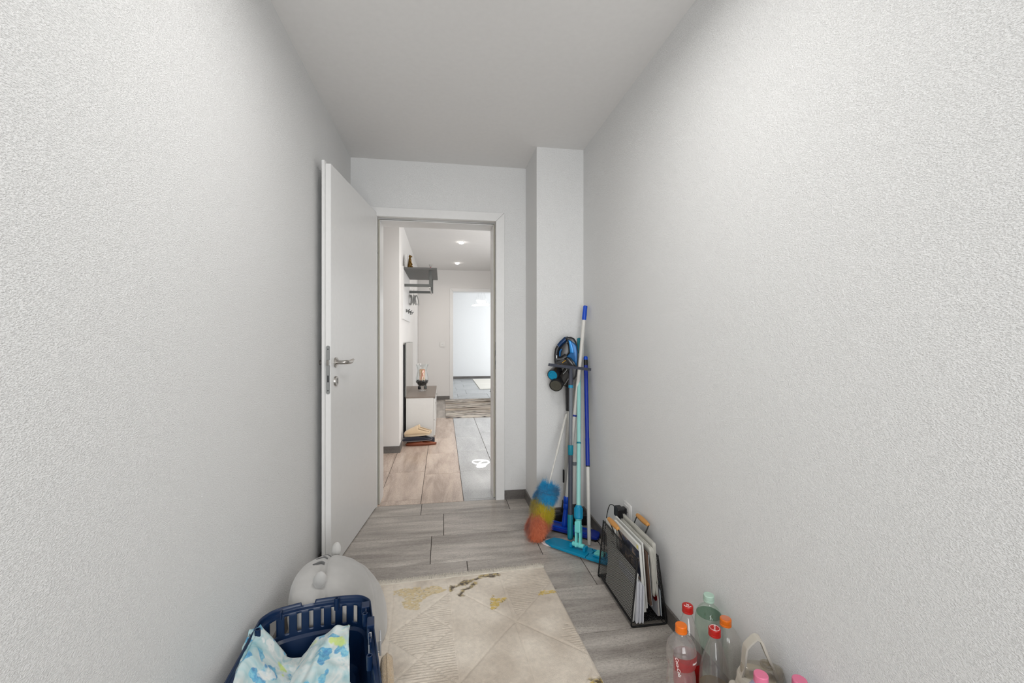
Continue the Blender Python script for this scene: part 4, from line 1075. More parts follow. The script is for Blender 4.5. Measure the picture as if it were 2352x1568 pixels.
vpoly('dark_band', [(468, 508), (515, 530), (570, 590), (605, 660), (612, 690), (520, 690), (500, 600), (462, 560)], .024, .041, M['vacblack'], .005)
hl = [(292, 640), (287, 560), (288, 470), (298, 390), (330, 325), (380, 268), (450, 205), (500, 190)]
P3 = lambda p, z: VM @ Vector((*lp_(*p), z))
obj('handle', MB().tube([P3(p, .0) for p in hl[:5]], [.0125, .0125, .0128, .0135, .0135], 14), M['vacblack'], vc)
obj('handle_top', MB().tube([P3(p, .001) for p in hl[4:]], [.0138, .0150, .0165, .014], 14), M['vacnavy'], vc)
obj('trigger', MB().tube([P3((352, 500), .002), P3((356, 420), .002), P3((382, 372), .002)], [.006, .007, .006], 10), M['vacblue'], vc)
obj('battery_link', MB().tube([P3((300, 560), 0), P3((380, 555), 0), P3((470, 500), -.004)], [.016, .016, .018], 12), M['vacblack'], vc)
obj('button', MB().box((*lp_(300, 508), .0125), (.007, .021, .003), VM, bev=.001), M['zinc'], vc, smooth=False)
obj('battery', MB().prism([lp_(*p) for p in [(265, 640), (392, 640), (440, 560), (470, 545), (430, 540), (268, 600)]][::-1], -.018, .018, VM, bev=.004), M['vacblack'], vc, smooth=False)
obj('amber_cap', MB().ball((*lp_(312, 648), .004), (.020, .0075, .02), 18, VM), M['amber'], vc)
obj('amber_stripe', MB().box((*lp_(424, 586), .026), (.0035, .027, .003), VM @ Matrix.Identity(4), rot=None).mesh('amber_stripe', False), M['amber'], vc) if False else None
stm = VM @ Matrix.Translation((*lp_(424, 586), .030)) @ Matrix.Rotation(R(-52), 4, 'Z')
obj('amber_stripe', MB().box((0, 0, 0), (.0035, .027, .003), stm, bev=.001), M['amber'], vc, smooth=False)
obj('motor_nose', MB().prism([lp_(*p) for p in [(365, 640), (440, 570), (480, 575), (520, 640), (516, 690), (370, 700)]][::-1], -.03, .029, VM, bev=.006), M['smoke'], vc, smooth=False)
# dust cup and filter, facing the room and slightly to the left
def disc(nm, c, r, L, mat, rimmat, tiltx, tilty, ell=1.0):
    X = VM @ Matrix.Translation((*lp_(*c), .0)) @ Euler((R(tiltx), R(tilty), R(32))).to_matrix().to_4x4()
    obj(nm, MB().lathe([(r*.9, -L), (r, -L+.01), (r, .030), (r*.96, .036), (r*.84, .037), (r*.84, .030), (0, .030)], 40, X, ell=ell), rimmat, vc)
    obj(nm+'_face', MB().lathe([(r*.84, .0335), (r*.82, .0375), (r*.58, .0372), (r*.53, .0345), (r*.22, .0345), (r*.19, .0365), (0, .0370)], 40, X, ell=ell), mat, vc)
disc('filter_cap', (262, 792), .0365, .055, M['turq'], M['vacblack'], 4, -24, 1.0)
disc('dust_cup', (306, 958), .0445, .060, simple('dusty_grey', srgb(84, 82, 72), .5), M['vacblack'], 14, -24, .95)
obj('dust_cup_body', MB().tube([P3((380, 980), -.02), P3((440, 880), -.02), P3((520, 760), -.018)], [.034, .040, .040], 24), M['smoke'], vc)
obj('cup_rib', MB().tube([P3((410, 800), .020), P3((440, 770), .021), P3((500, 690), .02)], .003, 8).tube([P3((430, 990), .014), P3((500, 880), .02)], .003, 8), M['zinc'], vc)
wt = P3((508, 880), -.030); w1 = Vector((.803, 2.662, .712)); w2 = Vector((.780, 2.672, .10))
obj('neck_tube', MB().tube([wt, along(wt, w1, .25), w1], [.030, .024, .0195], 18), M['vacblack'], vc)
obj('wand', MB().rod(w1, along(w1, w2, .95), .0135, n=18), M['polesilver'], vc)
ck = along(w1, w2, .69)
obj('tool_clip', MB().box((ck.x-.018, ck.y-.006, ck.z), (.010, .012, .085), bev=.003), M['black'], vc, smooth=False)
obj('floor_nozzle', MB().prism([(-.115, -.035), (.115, -.035), (.125, 0), (.10, .030), (-.10, .030), (-.125, 0)], .002, .062, Matrix.Translation((.745, 2.678, 0)) @ Matrix.Rotation(R(-4), 4, 'Z'), bev=.014, seg=3), M['vacblack'], vc, ang=50)
obj('nozzle_joint', MB().tube([w2+Vector((0, 0, .03)), w2, (.772, 2.676, .055)], [.017, .02, .02], 16), M['vacblack'], vc)

# --- rainbow microfibre duster
D0, D1, D2 = Vector((.549, 2.452, .058)), Vector((.632, 2.510, .285)), Vector((.772, 2.606, .70))
dd = (D1-D0).normalized()
du = thing('feather_duster', 'fluffy blue, yellow and orange duster with thin white stick, head down', 'duster', (.549, 2.452, 0))
obj('stick', MB().tube([D1-dd*.05, D1, along(D1, D2, .48)], .0052, 12).tube([along(D1, D2, .44), along(D1, D2, .50)], .0085, 12), M['polewhite'], du)
obj('stick_upper', MB().tube([along(D1, D2, .48), along(D1, D2, .97), D2], [.0075, .0075, .005], 12), M['polewhite'], du)
def fluffmat(name, lo, hi):
    t = NT(name); n = t.noise(t.coord(), 55, 2); t.bsdf(t.mix(n, lo, hi), .8, spec=.2, sheen=.4); return t.m
FB = fluffmat('blue_fluff', srgb(0, 118, 186), srgb(50, 186, 230)); FY = fluffmat('yellow_fluff', srgb(176, 150, 10), srgb(222, 204, 60)); FO = fluffmat('orange_fluff', srgb(196, 88, 48), srgb(240, 150, 112))
DX = axis_matrix(D0, dd)
fl_ = {'b': MB(), 'y': MB(), 'o': MB()}
Ld = (D1-D0).length
for i in range(36000):
    s_ = random.uniform(-.16, 1.0); z = s_*Ld
    a = random.uniform(0, 2*PI)
    zz = s_ + .05*math.sin(a*2+1) + random.gauss(0, .025)
    k = 'o' if zz < .33 else ('y' if zz < .66 else 'b')
    Rr = .074*(.92+.16*math.sin(a*3+zz*9)+random.gauss(0, .05))
    if s_ < .12: Rr *= math.sqrt(max(.05, 1-((.12-s_)/.30)**2))
    if s_ > .86: Rr *= max(.55, 1-(s_-.86)*1.9)
    for (c0, wd0) in ((.33, .03), (.66, .03)):
        Rr *= 1-.10*math.exp(-((s_-c0)/.05)**2)
    dn = random.gauss(-.020, .014) if s_ < .85 else random.gauss(.010, .014)
    cl = (math.floor(a*7)+math.floor(s_*16)*5) % 11
    r0, r1, r2 = Rr*.45, Rr*.8, Rr*random.uniform(.92, 1.06)
    a1, a2 = a+random.gauss(0, .10), a+random.gauss(.10*math.sin(cl), .22)
    wdt = .00065
    pts = [(r0*math.cos(a), r0*math.sin(a), z), (r1*math.cos(a1), r1*math.sin(a1), z+dn*.4), (r2*math.cos(a2), r2*math.sin(a2), z+dn+random.gauss(0, .004))]
    tx, ty = -math.sin(a), math.cos(a); V = []
    for q, p in enumerate(pts):
        ww = wdt*(1.2, 1, .35)[q]; V += [DX @ Vector((p[0]-tx*ww, p[1]-ty*ww, p[2])), DX @ Vector((p[0]+tx*ww, p[1]+ty*ww, p[2]+ww))]
    V = [Vector((v.x, min(v.y, 2.722), max(v.z, .0012))) for v in V]
    fl_[k].add(V, [(0, 1, 3, 2), (2, 3, 5, 4)])
core = MB()
for c0, c1, mt, nm in ((-.13, .33, FO, 'core_orange'), (.32, .66, FY, 'core_yellow'), (.65, .98, FB, 'core_blue')):
    pr = []
    for q in range(9):
        s_ = c0+(c1-c0)*q/8
        r_ = .044*(math.sqrt(max(.02, 1-((.10-s_)/.24)**2)) if s_ < .10 else 1)*(max(.4, 1-(s_-.86)*4) if s_ > .86 else 1)
        pr.append((r_, s_*Ld))
    pr = [(0, pr[0][1])]+pr+[(0, pr[-1][1])]
    obj('fluff_core', MB().lathe(pr, 24, DX), mt, du)
for k, nm, mt, lab in (('b', 'blue_fluff', FB, 'blue top band of fluff'), ('y', 'yellow_fluff', FY, 'yellow middle band of fluff'), ('o', 'orange_fluff', FO, 'orange bottom band of fluff')):
    o = obj(nm, fl_[k], mt, du, smooth=False); o['kind'] = 'stuff'; o['label'] = lab
#PART5
# ================================================================ MAGAZINE RACK AND OUTLET
outlet('wall_outlet', 'white wall outlet low on the right wall with black adapter plugged in', (XR, 2.03, .306), (-1, 0, 0), s=.088)
pa_ = thing('power_adapter', 'black power adapter plugged into the low right wall outlet', 'power adapter', (.885, 2.03, .31))
obj('plug', MB().bb(.896, .9135, 2.022, 2.056, .292, .324, bev=.003), M['black'], pa_, smooth=False)
obj('housing', MB().bb(.862, .898, 2.014, 2.072, .276, .326, bev=.006, seg=2), M['black'], pa_, smooth=False)
cpts = [(.868, 2.070, .318), (.862, 2.085, .322), (.855, 2.105, .312), (.848, 2.118, .27), (.838, 2.125, .18), (.835, 2.13, .08), (.84, 2.14, .008), (.86, 2.20, .003), (.885, 2.32, .003), (.88, 2.42, .003), (.84, 2.50, .003)]
def smoothpath(P, n=6):
    P = [Vector(p) for p in P]; out = []
    for i in range(len(P)-1):
        p0, p1, p2, p3 = P[max(i-1, 0)], P[i], P[i+1], P[min(i+2, len(P)-1)]
        for k in range(n):
            t_ = k/n; out.append(.5*((2*p1)+(p2-p0)*t_+(2*p0-5*p1+4*p2-p3)*t_*t_+(3*p1-p0-3*p2+p3)*t_**3))
    return out+[P[-1]]
obj('cord', MB().tube(smoothpath(cpts), .0022, 8), M['black'], pa_)

ry0, ry1 = 1.635, 2.008
bx0, bx1, tx0, tx1, tz = .756, .912, .784, .872, .277
rk = thing('magazine_rack', 'black wire mesh magazine rack with two wooden grips by right wall', 'magazine rack', ((bx0+bx1)/2, (ry0+ry1)/2, 0))
for y in (ry0, ry1):
    pts = []
    def corner(p, a, b, r=.012, n=5):
        pa = Vector(p)+(Vector(a)-Vector(p)).normalized()*r; pb = Vector(p)+(Vector(b)-Vector(p)).normalized()*r
        return [pa.lerp(Vector(p), t_).lerp(Vector(p).lerp(pb, t_), t_) for t_ in [i/n for i in range(n+1)]]
    TL, BL_, BR, TR = (tx0, y, tz), (bx0, y, .004), (bx1, y, .004), (tx1, y, tz+.008)
    pts = [TL]+corner(BL_, TL, BR)+corner(BR, BL_, TR)+[TR]
    obj('end_frame', MB().tube(pts, .0036, 10), M['blackwire'], rk)
for (xa, xb, zt) in ((tx0, bx0, tz), (tx1, bx1, tz+.008)):
    obj('rail', MB().rod((xa, ry0-.003, zt), (xa, ry1+.003, zt), .0033, n=10), M['blackwire'], rk)
    obj('rail', MB().rod((xb+(xa-xb)*.06, ry0, .020), (xb+(xa-xb)*.06, ry1, .020), .0026, n=10), M['blackwire'], rk)
def meshpanel(P, nu, nv, wu, wv, th, nm):
    """P(u, v) -> point; rows of flat strips with staggered cross pieces"""
    m = MB(); n = (P(0, 1)-P(0, 0)).cross(P(1, 0)-P(0, 0)).normalized()*th/2
    def quad(u0, u1, v0, v1):
        c_ = [P(u0, v0), P(u1, v0), P(u1, v1), P(u0, v1)]
        m.add([p-n for p in c_]+[p+n for p in c_], [(0, 1, 2, 3), (7, 6, 5, 4), (0, 4, 5, 1), (1, 5, 6, 2), (2, 6, 7, 3), (3, 7, 4, 0)])
    for j in range(nv+1):
        v_ = j/nv; quad(0, 1, max(0, v_-wv), min(1, v_+wv))
        if j < nv:
            for i in range(nu+1):
                u_ = (i+(.5 if j % 2 else 0))/nu
                if u_ <= 1: quad(max(0, u_-wu), min(1, u_+wu), v_+wv, v_+1/nv-wv)
    return obj(nm, m, M['blackwire'], rk, smooth=False)
def plane(a, b, c): a, b, c = Vector(a), Vector(b), Vector(c); return lambda u, v: a+(b-a)*u+(c-a)*v
meshpanel(plane((bx0+.003, ry0+.004, .022), (bx0+.003, ry1-.004, .022), (tx0, ry0+.004, tz)), 40, 32, .0024, .0036, .0007, 'front_mesh')
meshpanel(plane((bx1-.003, ry0+.004, .022), (bx1-.003, ry1-.004, .022), (tx1, ry0+.004, tz+.008)), 40, 32, .0024, .0036, .0007, 'back_mesh')
meshpanel(plane((bx0+.006, ry0+.004, .019), (bx0+.006, ry1-.004, .019), (bx1-.006, ry0+.004, .019)), 44, 18, .0045, .011, .0012, 'bottom_mesh')
M['wood'] = simple('beech_grip', srgb(196, 140, 74), .45)
for xa, zt, s_ in ((tx0, tz, -1), (tx1, tz+.008, 1)):
    gx, gz_ = xa+s_*.026, zt+.068; ym = 1.822
    for y in (ym-.055, ym+.055):
        obj('grip_wire', MB().tube(smoothpath([(xa, y, zt), (xa+s_*.013, y, zt+.035), (gx, y, gz_-.005), (gx, y+(.006 if y < ym else -.006), gz_)], 5), .0028, 8), M['blackwire'], rk)
    obj('wooden_grip', MB().tube([(gx, ym+q, gz_) for q in (-.056, -.053, -.03, 0, .03, .053, .056)], [.005, .0085, .011, .0118, .011, .0085, .005], 16), M['wood'], rk)

# --- papers in the rack: page block with a cover of its own
def paper(c, v=.93): return simple(c, (v, v, v*.98, 1), .8)
M['page'] = simple('page_white', srgb(214, 214, 210), .85); M['news'] = simple('newsprint', srgb(190, 188, 180), .9); M['pagecool'] = simple('envelope_white', srgb(214, 216, 222), .8)
def covermat(nm, stops, sc=22, seed=0):
    t = NT(nm); t.bsdf(t.ramp(t.noise(t.coord(loc=(seed, seed*2, 0)), sc, 4, .7), stops), .35); return t.m
DARKPH = covermat('photo_cover', [(.38, srgb(30, 34, 48)), (.5, srgb(70, 76, 96)), (.56, srgb(170, 150, 134)), (.64, srgb(36, 38, 52))], 16)
def mag(name, label, cat, xb, xt, thick, y0, y1, z0, z1, cover, page, dy=0, group=None, spine=None):
    """upright booklet leaning in x: bottom centre xb, top centre xt"""
    t = thing(name, label, cat, (xb, (y0+y1)/2, z0), group)
    d = Vector((xt-xb, 0, z1-z0)).normalized(); n = Vector((d.z, 0, -d.x)); H = (Vector((xt-xb, 0, z1-z0))).length
    X = Matrix(((n.x, 0, d.x, xb), (0, 1, 0, 0), (n.z, 0, d.z, z0), (0, 0, 0, 1)))
    obj('page_block', MB().bb(-thick/2+.0006, thick/2-.0006, y0+.001, y1-.001, 0, H-.0015, M=X), page, t, smooth=False)
    obj('cover', MB().bb(-thick/2-.0003, -thick/2+.0005, y0, y1, 0, H, M=X), cover, t, smooth=False)
    obj('cover', MB().bb(thick/2-.0005, thick/2+.0003, y0, y1, 0, H, M=X), cover if spine is None else spine, t, smooth=False)
    return t, X, H
WH = M['page']
g_ = 'papers in the magazine rack'
env = []
for i in range(5):
    xb = .7780+.0064*i; xt = .7820+.0064*i
    e = thing('envelope', ['', ''][0] or ['first white envelope from the front mesh at the near end of the rack', 'second white envelope from the front mesh at the near end of the rack', 'middle one of five white envelopes at the near end of the rack', 'fourth white envelope from the front mesh at the near end of the rack', 'fifth white envelope, farthest from the front mesh, at the rack\'s near end'][i], 'envelope', (xb, 1.7, .022), 'white envelopes in the magazine rack')
    d = Vector((xt-xb, 0, .16)).normalized(); n = Vector((d.z, 0, -d.x)); X = Matrix(((n.x, 0, d.x, xb), (0, 1, 0, 0), (n.z, 0, d.z, .022), (0, 0, 0, 1)))
    yo = [0, .004, -.002, .003, -.004][i]
    obj('sheet', MB().bb(-.0028, -.0002, 1.626+yo, 1.81, 0, .168-.004*i, M=X), M['pagecool'], e, smooth=False)
    obj('flap', MB().bb(.0004, .0026, 1.630+yo, 1.80, .004, .160-.004*i, M=X), M['pagecool'], e, smooth=False)
mag('catalogue', 'cream edged catalogue pressed against the front mesh of the rack', 'catalogue', .7665, .7880, .005, 1.640, 1.93, .022, .215, WH, M['page'])
t1, X1, H1 = mag('magazine', 'magazine with dark photo cover and white top band in the rack', 'magazine', .824, .800, .010, 1.648, 1.905, .05, .327, WH, M['page'])
obj('photo', MB().bb(-.0058, -.0053, 1.650, 1.86, .02, H1-.024, M=X1), DARKPH, t1, smooth=False)['label'] = 'dark photograph printed on the cover'
obj('yellow_mark', MB().bb(-.0059, -.0053, 1.655, 1.668, H1-.018, H1-.004, M=X1), simple('yellow_print', srgb(222, 210, 110), .6), t1, smooth=False)
def text(s_, name, X, size, mat, parent, shear=0, ext=.0004, align='CENTER'):
    c = bpy.data.curves.new(name, 'FONT'); c.body = s_; c.size = size; c.extrude = ext; c.shear = shear; c.align_x = align; c.align_y = 'CENTER'; c.resolution_u = 3
    o = bpy.data.objects.new(name, c); COL.objects.link(o)
    me = bpy.data.meshes.new_from_object(o.evaluated_get(bpy.context.evaluated_depsgraph_get()))
    bpy.data.objects.remove(o); bpy.data.curves.remove(c)
    me.transform(X); me.materials.clear(); me.materials.append(mat)
    return obj(name, me, None, parent)
M['ink'] = simple('black_ink', (.02, .02, .022, 1), .7)
wpn, Xn, Hn = mag('brochure', 'white brochure with a black letter N behind the front wooden grip', 'brochure', .800, .789, .004, 1.875, 1.985, .08, .300, WH, M['page'])
LXn = Xn @ Matrix.Translation((-.0026, 1.905, Hn-.040)) @ Matrix(((0, 0, -1, 0), (-1, 0, 0, 0), (0, 1, 0, 0), (0, 0, 0, 1)))
text('N', 'printed_letter', LXn, .034, M['ink'], wpn)
ln = MB()
for i in range(3): ln.bb(-.0026, -.0021, 1.885, 1.922, Hn-.085-.012*i, Hn-.081-.012*i, M=Xn)
obj('printed_lines', ln, M['ink'], wpn, smooth=False)['kind'] = 'stuff'
mag('magazine', 'white magazine just behind the one with the dark photo cover', 'magazine', .836, .815, .006, 1.655, 1.93, .06, .333, WH, M['page'])
mag('book', 'thin brown book standing behind the dark photo magazine', 'book', .846, .827, .007, 1.640, 1.80, .08, .300, simple('brown_cover', srgb(78, 58, 46), .4), simple('brown_block', srgb(92, 70, 58), .6))
mag('magazine', 'dark blue magazine between the brown book and the newspapers', 'magazine', .855, .837, .006, 1.650, 1.84, .07, .285, covermat('night_cover', [(.4, srgb(14, 16, 28)), (.55, srgb(44, 48, 72)), (.66, srgb(150, 132, 118))], 20, 3), M['page'])
# folded newspapers
def newspaper(lab, xb, xt, z0, z1, y0, y1, n, sp, seed):
    t = thing('newspaper', lab, 'newspaper', (xb, (y0+y1)/2, z0), 'folded newspapers in the magazine rack')
    rs = random.Random(seed)
    for k in range(n):
        V = []; F = []; Ny, Nz = 14, 12; off = (k-(n-1)/2)*sp
        for i in range(Ny+1):
            for j in range(Nz+1):
                u, v_ = i/Ny, j/Nz
                x = xb+(xt-xb)*v_+off*(.55+.45*v_)+.004*mnoise.noise(Vector((u*3, v_*4, k*.7+seed)))
                if v_ < .18: x += (.18-v_)*.05*(1 if k >= n/2 else -1)*.5
                zz = z0+(z1-z0-.006*rs.random()*0-.003*(k % 3))*v_+.02*(1-v_)*(1-u)*.2
                V.append((x, y0+(y1-y0)*u+.004*mnoise.noise(Vector((k, v_*3, seed+9))), zz))
        for i in range(Ny):
            for j in range(Nz): F.append((i*(Nz+1)+j, (i+1)*(Nz+1)+j, (i+1)*(Nz+1)+j+1, i*(Nz+1)+j+1))
        o = obj('sheet', MB().add(V, F), M['news'], t, ang=None); solid(o, .0016, 0)
newspaper('thick folded newspaper in the middle of the rack, drooping at its near end', .864, .848, .115, .318, 1.634, 1.93, 6, .0024, 1)
newspaper('thin newspaper against the back of the rack, tallest of the papers', .871, .861, .16, .334, 1.640, 1.945, 4, .0022, 5)
t2, X2, H2 = mag('magazine', 'dark red magazine with white foot at the rack\'s near end by wall', 'magazine', .888, .873, .008, 1.652, 1.80, .025, .235, simple('deep_red_cover', srgb(70, 16, 16), .35), M['page'])
obj('white_foot', MB().bb(-.0052, -.0046, 1.653, 1.79, 0, .070, M=X2), M['pagecool'], t2, smooth=False)
obj('red_patch', MB().tube([X2 @ Vector((-.0050, 1.672, .078)), X2 @ Vector((-.0060, 1.672, .078))], .022, 20), simple('red_print', srgb(150, 22, 20), .4), t2)
mag('booklet', 'pale blue booklet beside the dark red magazine in the rack', 'booklet', .8975, .889, .004, 1.650, 1.78, .025, .135, simple('pale_blue', srgb(176, 190, 204), .6), M['page'])

# ================================================================ BOTTLES
M['pet'] = filmglass('clear_pet', (.95, .935, .925, 1), .06, .05, .8, .09)
M['petgreen'] = filmglass('green_pet', (.90, .97, .925, 1), .05, .05, .6, .05)
M['greenring'] = filmglass('green_meniscus', (.36, .62, .47, 1), .05, .06, .6)
M['capred'] = simple('red_cap', srgb(176, 24, 18), .35); M['caporange'] = simple('orange_cap', srgb(226, 112, 20), .38); M['capgreen'] = simple('pale_green_cap', srgb(178, 206, 190), .35)
M['inkwhite'] = simple('white_ink', (.82, .80, .78, 1), .5)
def liquid(nm, col, rough=.05, tl=.35):
    t = NT(nm); tr = t.n('BsdfTransparent'); tr.inputs[0].default_value = col; gl = t.n('BsdfGlossy'); gl.inputs['Roughness'].default_value = rough
    df = t.n('BsdfTranslucent'); df.inputs[0].default_value = col; m0 = t.n('MixShader'); m0.inputs[0].default_value = tl; t.l(tr.outputs[0], m0.inputs[1]); t.l(df.outputs[0], m0.inputs[2])
    mx = t.n('MixShader'); mx.inputs[0].default_value = .06; t.l(m0.outputs[0], mx.inputs[1]); t.l(gl.outputs[0], mx.inputs[2]); t.l(mx.outputs[0], t.out.inputs[0]); return t.m
M['juice'] = liquid('yellow_juice', (.74, .60, .24, 1))
M['water'] = liquid('water', (.95, .985, .96, 1), tl=.08)
def labelfilm(nm, col, a):
    t = NT(nm); p = t.bsdf(col, .35); p.inputs['Alpha'].default_value = a; return t.m
M['labelred'] = labelfilm('red_label', srgb(158, 44, 46), .66); M['labelwhite'] = labelfilm('white_label', srgb(220, 216, 214), .92); M['labelyellow'] = labelfilm('yellow_label', srgb(226, 198, 40), .98); M['labeldeep'] = labelfilm('deep_red_label', srgb(150, 14, 20), .97)
PROF_TALL = [(0, .006), (.030, .002), (.040, .008), (.043, .02), (.043, .10), (.0435, .16), (.043, .175), (.041, .195), (.036, .222), (.029, .248), (.021, .272), (.0150, .288), (.0136, .295), (.0136, .300), (.0160, .301), (.0160, .304), (.0132, .305), (.0132, .318)]
PROF_RIB = [(0, .006), (.030, .002), (.040, .008), (.0425, .02), (.0425, .06)] + [(.0425-.0012*(i % 2), .065+.006*i) for i in range(16)] + [(.0415, .160), (.0405, .178), (.0375, .190), (.0368, .196), (.0385, .204), (.0425, .216), (.0437, .232), (.0432, .246), (.0400, .264), (.0320, .280), (.0200, .289), (.0150, .293), (.0136, .297), (.0160, .299), (.0160, .302), (.0132, .303), (.0132, .316)]
PROF_ROUND = [(0, .006), (.030, .002), (.041, .008), (.0435, .02), (.0435, .10), (.044, .17), (.0445, .22), (.0435, .242), (.039, .262), (.030, .278), (.019, .288), (.0145, .292), (.0136, .297), (.0160, .299), (.0160, .302), (.0132, .303), (.0132, .315)]
def capmesh(z, X, r=.0168, h=.021):
    n = 48; V = []; F = []
    prof = [(r*1.02, z), (r*1.02, z+.005), (r*.985, z+.0055), (r, z+.0065), (r, z+h-.002), (r*.93, z+h)]
    for q, (rr, zz) in enumerate(prof):
        for k in range(n): a = 2*PI*k/n; r_ = rr*(1+(.012 if k % 2 else -.012)*(1 if 2 < q < 5 else 0)); V.append((r_*math.cos(a), r_*math.sin(a), zz))
    for i in range(len(prof)-1):
        for k in range(n): F.append((i*n+k, i*n+(k+1) % n, (i+1)*n+(k+1) % n, (i+1)*n+k))
    F.append(tuple((len(prof)-1)*n+k for k in range(n)))
    return MB().add(V, F, X)
def bottle(label, x, y, prof, capz, cap, mat='pet', liquid_=None, lz=.1, group='empty plastic bottles by the right wall', tilt=0, bands=(), scale=1.0):
    t = thing('plastic_bottle', label, 'bottle', (x, y, 0), group); X = Matrix.Translation((x, y, 0)) @ Matrix.Scale(scale, 4)
    obj('bottle_body', MB().lathe(prof, 44, X), M[mat], t, ang=60)
    obj('cap', capmesh(capz, X), M[cap], t, ang=30)
    if liquid_:
        pr = [(max(0, r-.0012), max(z, .004)) for r, z in prof if z <= lz]
        rl = np.interp(lz, [z for r, z in prof], [r for r, z in prof])-.0012
        pr += [(rl, lz), (0, lz)]; obj('liquid', MB().lathe(pr, 40, X), M[liquid_], t, ang=60)
        if mat == 'petgreen': obj('waterline', MB().lathe([(rl*.80, lz+.0006), (rl*.995, lz+.0016), (rl*.995, lz+.0002), (rl*.80, lz+.0002)], 40, X), M['greenring'], t)
    for z0, z1, a0, a1, mt in bands:
        V = []; F = []; n = 30
        for k in range(n+1):
            a = R(a0+(a1-a0)*k/n)
            for q in range(5):
                z = z0+(z1-z0)*q/4; r = float(np.interp(z, [p[1] for p in prof], [p[0] for p in prof]))+.0007; V.append((r*math.cos(a), r*math.sin(a), z))
        for k in range(n):
            for q in range(4): F.append((k*5+q, (k+1)*5+q, (k+1)*5+q+1, k*5+q+1))
        obj('paper_label', MB().add(V, F, X), M[mt], t)
    return t, X
def wrap(s_, name, X, r, zc, ang, size, mat, parent, rot=0, shear=.2):
    """lettering bent round the bottle at radius r, centred on angle ang"""
    o = text(s_, name, Matrix.Rotation(R(rot), 4, 'Z'), size, mat, parent, shear)
    me = o.data
    for v in me.vertices:
        a = ang+v.co.x/r; z = zc+v.co.y; rr = r+.0004+v.co.z; p = X @ Vector((rr*math.cos(a), rr*math.sin(a), z)); v.co = p
    return o
b1, X1b = bottle('clear bottle with red cap bearing a white mark, behind the orange capped one', .776, 1.262, PROF_TALL, .302, 'capred', bands=((.075, .16, 0, 360, 'labeldeep'),))
TX = lambda X, z, a: X @ Matrix.Translation((0, 0, z)) @ Matrix.Rotation(R(a), 4, 'Z')
text('x', 'cap_mark', TX(X1b, .3233, -30) @ Matrix.Translation((0, .002, 0)), .020, M['inkwhite'], b1, ext=.0003)
obj('cap_arc', MB().tube([TX(X1b, .3233, -30) @ Vector((.011*math.cos(a), .011*math.sin(a), 0)) for a in [R(200+14*i) for i in range(11)]], .0009, 6), M['inkwhite'], b1)
text('BITTE', 'label_print', X1b @ Matrix.Translation((.0445*math.cos(R(-80)), .0445*math.sin(R(-80)), .115)) @ Matrix(((math.cos(R(10)), 0, math.cos(R(-80)), 0), (math.sin(R(10)), 0, math.sin(R(-80)), 0), (0, 1, 0, 0), (0, 0, 0, 1))) @ Matrix.Rotation(R(90), 4, 'Z'), .012, M['labelyellow'], b1) if False else None
b2, X2b = bottle('green tinted bottle with pale green cap, closest to the wall', .879, 1.304, PROF_ROUND, .301, 'capgreen', 'petgreen', 'water', .258)
b3, X3b = bottle('ribbed bottle with orange cap and red script label, front left of bottles', .706, 1.182, PROF_RIB, .300, 'caporange', bands=((.206, .247, 215, 365, 'labelred'), (.012, .058, 130, 250, 'labelwhite')))
wrap('Coca-Cola', 'label_script', X3b, .0440, .222, R(228), .0125, M['inkwhite'], b3, rot=-80, shear=.35)
wrap('Pfand', 'label_print', X3b, .0440, .230, R(296), .008, M['inkwhite'], b3, rot=0, shear=0)
b4, X4b = bottle('bottle of yellow juice with red cap carrying white script', .794, 1.150, PROF_TALL, .302, 'capred', liquid_='juice', lz=.150, bands=((.118, .126, 0, 360, 'labelyellow'), (.03, .118, 0, 360, 'labeldeep')))
text('Coca-Cola', 'cap_script', TX(X4b, .3233, 55), .0066, M['inkwhite'], b4, shear=.3, ext=.0003)
obj('cap_ring', MB().tube([TX(X4b, .3233, 0) @ Vector((.0135*math.cos(2*PI*i/32), .0135*math.sin(2*PI*i/32), 0)) for i in range(32)], .0005, 6, closed=True), M['inkwhite'], b4)
b5, X5b = bottle('clear round shouldered bottle with orange cap, behind the yellow juice', .868, 1.203, PROF_ROUND, .293, 'caporange', bands=((.02, .06, 0, 360, 'labelyellow'),), scale=.985)

# --- tall drinking jug with carry handle
M['jug'] = simple('warm_grey_plastic', srgb(196, 190, 178), .45); M['jugclear'] = filmglass('smoky_clear_lid', (.84, .81, .74, 1), .06, .07, .9, .08)
jx_, jy_ = .857, 1.056
JD = .022
jg = thing('drinking_jug', 'beige drinking jug with carry handle and clear flip lid by wall', 'jug', (jx_, jy_, 0)); XJ = Matrix.Translation((jx_, jy_, 0)) @ Matrix.Rotation(R(-18), 4, 'Z')
obj('body', MB().lathe([(0, .001), (.046, .001), (.052, .008), (.054, .05), (.055, .18), (.055, .203), (.051, .216), (.044, .224)], 40, XJ), M['jug'], jg, ang=60)
obj('lid_base', MB().lathe([(.048, .216), (.0495, .220), (.0495, .240), (.046, .246), (.0, .248)], 40, XJ), M['jug'], jg, ang=40)
lp2 = [( .046*math.cos(a)+.008*(1 if math.cos(a) > 0 else -1), .024*math.sin(a)) for a in [2*PI*i/32 for i in range(32)]]
obj('flip_lid', MB().prism(lp2, .249, .276, XJ @ Matrix.Translation((.012, .0, 0)), bev=.006, seg=3), M['jugclear'], jg, ang=50)
obj('lid_spout', MB().lathe([(.016, .276), (.017, .278), (.017, .284), (.013, .286), (.012, .280), (0, .280)], 28, XJ @ Matrix.Translation((.026, 0, 0))), M['jugclear'], jg)
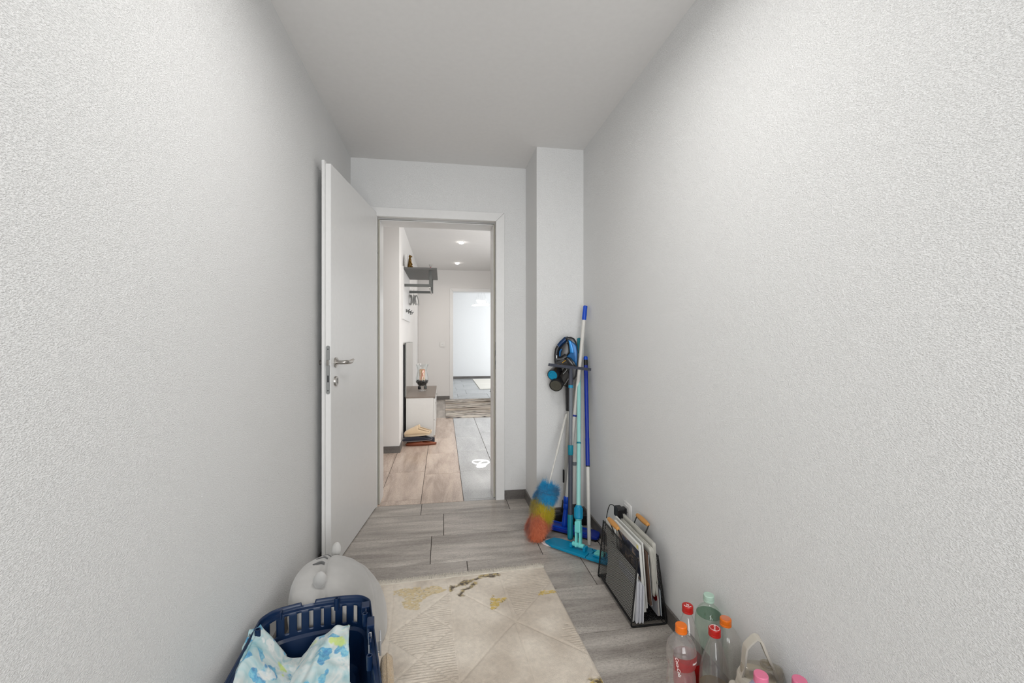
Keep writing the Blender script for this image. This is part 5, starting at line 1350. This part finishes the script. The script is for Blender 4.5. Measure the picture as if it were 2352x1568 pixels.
obj('flip_tab', MB().bb(.046, .066, -.012, .012, .240, .270, M=XJ, bev=.004), M['jugclear'], jg, smooth=False)
hpts = smoothpath([(-.052, 0, .195), (-.045, 0, .232), (-.034, 0, .27), (-.030, 0, .315), (-.024, 0, .330), (-.006, 0, .350), (.002, 0, .352), (.010, 0, .345), (.024, 0, .31), (.040, 0, .275), (.049, 0, .250)], 6)
V = []; F = []
for i, p in enumerate(hpts):
    tn = (hpts[min(i+1, len(hpts)-1)]-hpts[max(i-1, 0)]).normalized(); nn = Vector((0, 1, 0)).cross(tn)
    for a, b in ((-.013, -.003), (-.011, .003), (.011, .003), (.013, -.003)): V.append(p+Vector((0, a, 0))+nn*b)
for i in range(len(hpts)-1):
    for k in range(4): F.append((i*4+k, i*4+(k+1) % 4, (i+1)*4+(k+1) % 4, (i+1)*4+k))
HX = XJ @ Matrix.Rotation(R(0), 4, 'Z')
obj('carry_handle', MB().add(V, F, HX), M['jug'], jg, ang=40)
obj('handle_hinge', MB().rod(XJ @ Vector((-.056, -.016, .204)), XJ @ Vector((-.056, .016, .204)), .012, n=18), M['jug'], jg)

# --- two pink capped bottles of lilac detergent in film
M['lilac'] = simple('lilac_plastic', srgb(168, 166, 192), .3); M['cappink'] = simple('pink_cap', srgb(222, 118, 150), .35)
M['bluelil'] = simple('blue_lilac_print', srgb(120, 128, 180), .35, bump=(60, .2, .002))
for x, y, lab in ((.786, .954, 'lilac detergent bottle with pink cap, the left one of the two'), (.868, .924, 'lilac detergent bottle with pink cap, the right one against wall')):
    t = thing('detergent_bottle', lab, 'bottle', (x, y, 0), 'pink capped detergent bottles'); X = Matrix.Translation((x, y, 0))
    obj('bottle_body', MB().lathe([(0, .002), (.036, .002), (.041, .010), (.042, .05), (.042, .22), (.040, .25), (.036, .278), (.030, .298), (.022, .310), (.0175, .316), (.0175, .320)], 40, X), M['lilac'], t, ang=60)
    obj('print_label', MB().lathe([(.0425, .06), (.0425, .22), (.0405, .252), (.0375, .276)], 40, X), M['bluelil'], t)
    obj('cap', capmesh(.318, X, .0165, .022), M['cappink'], t, ang=30)
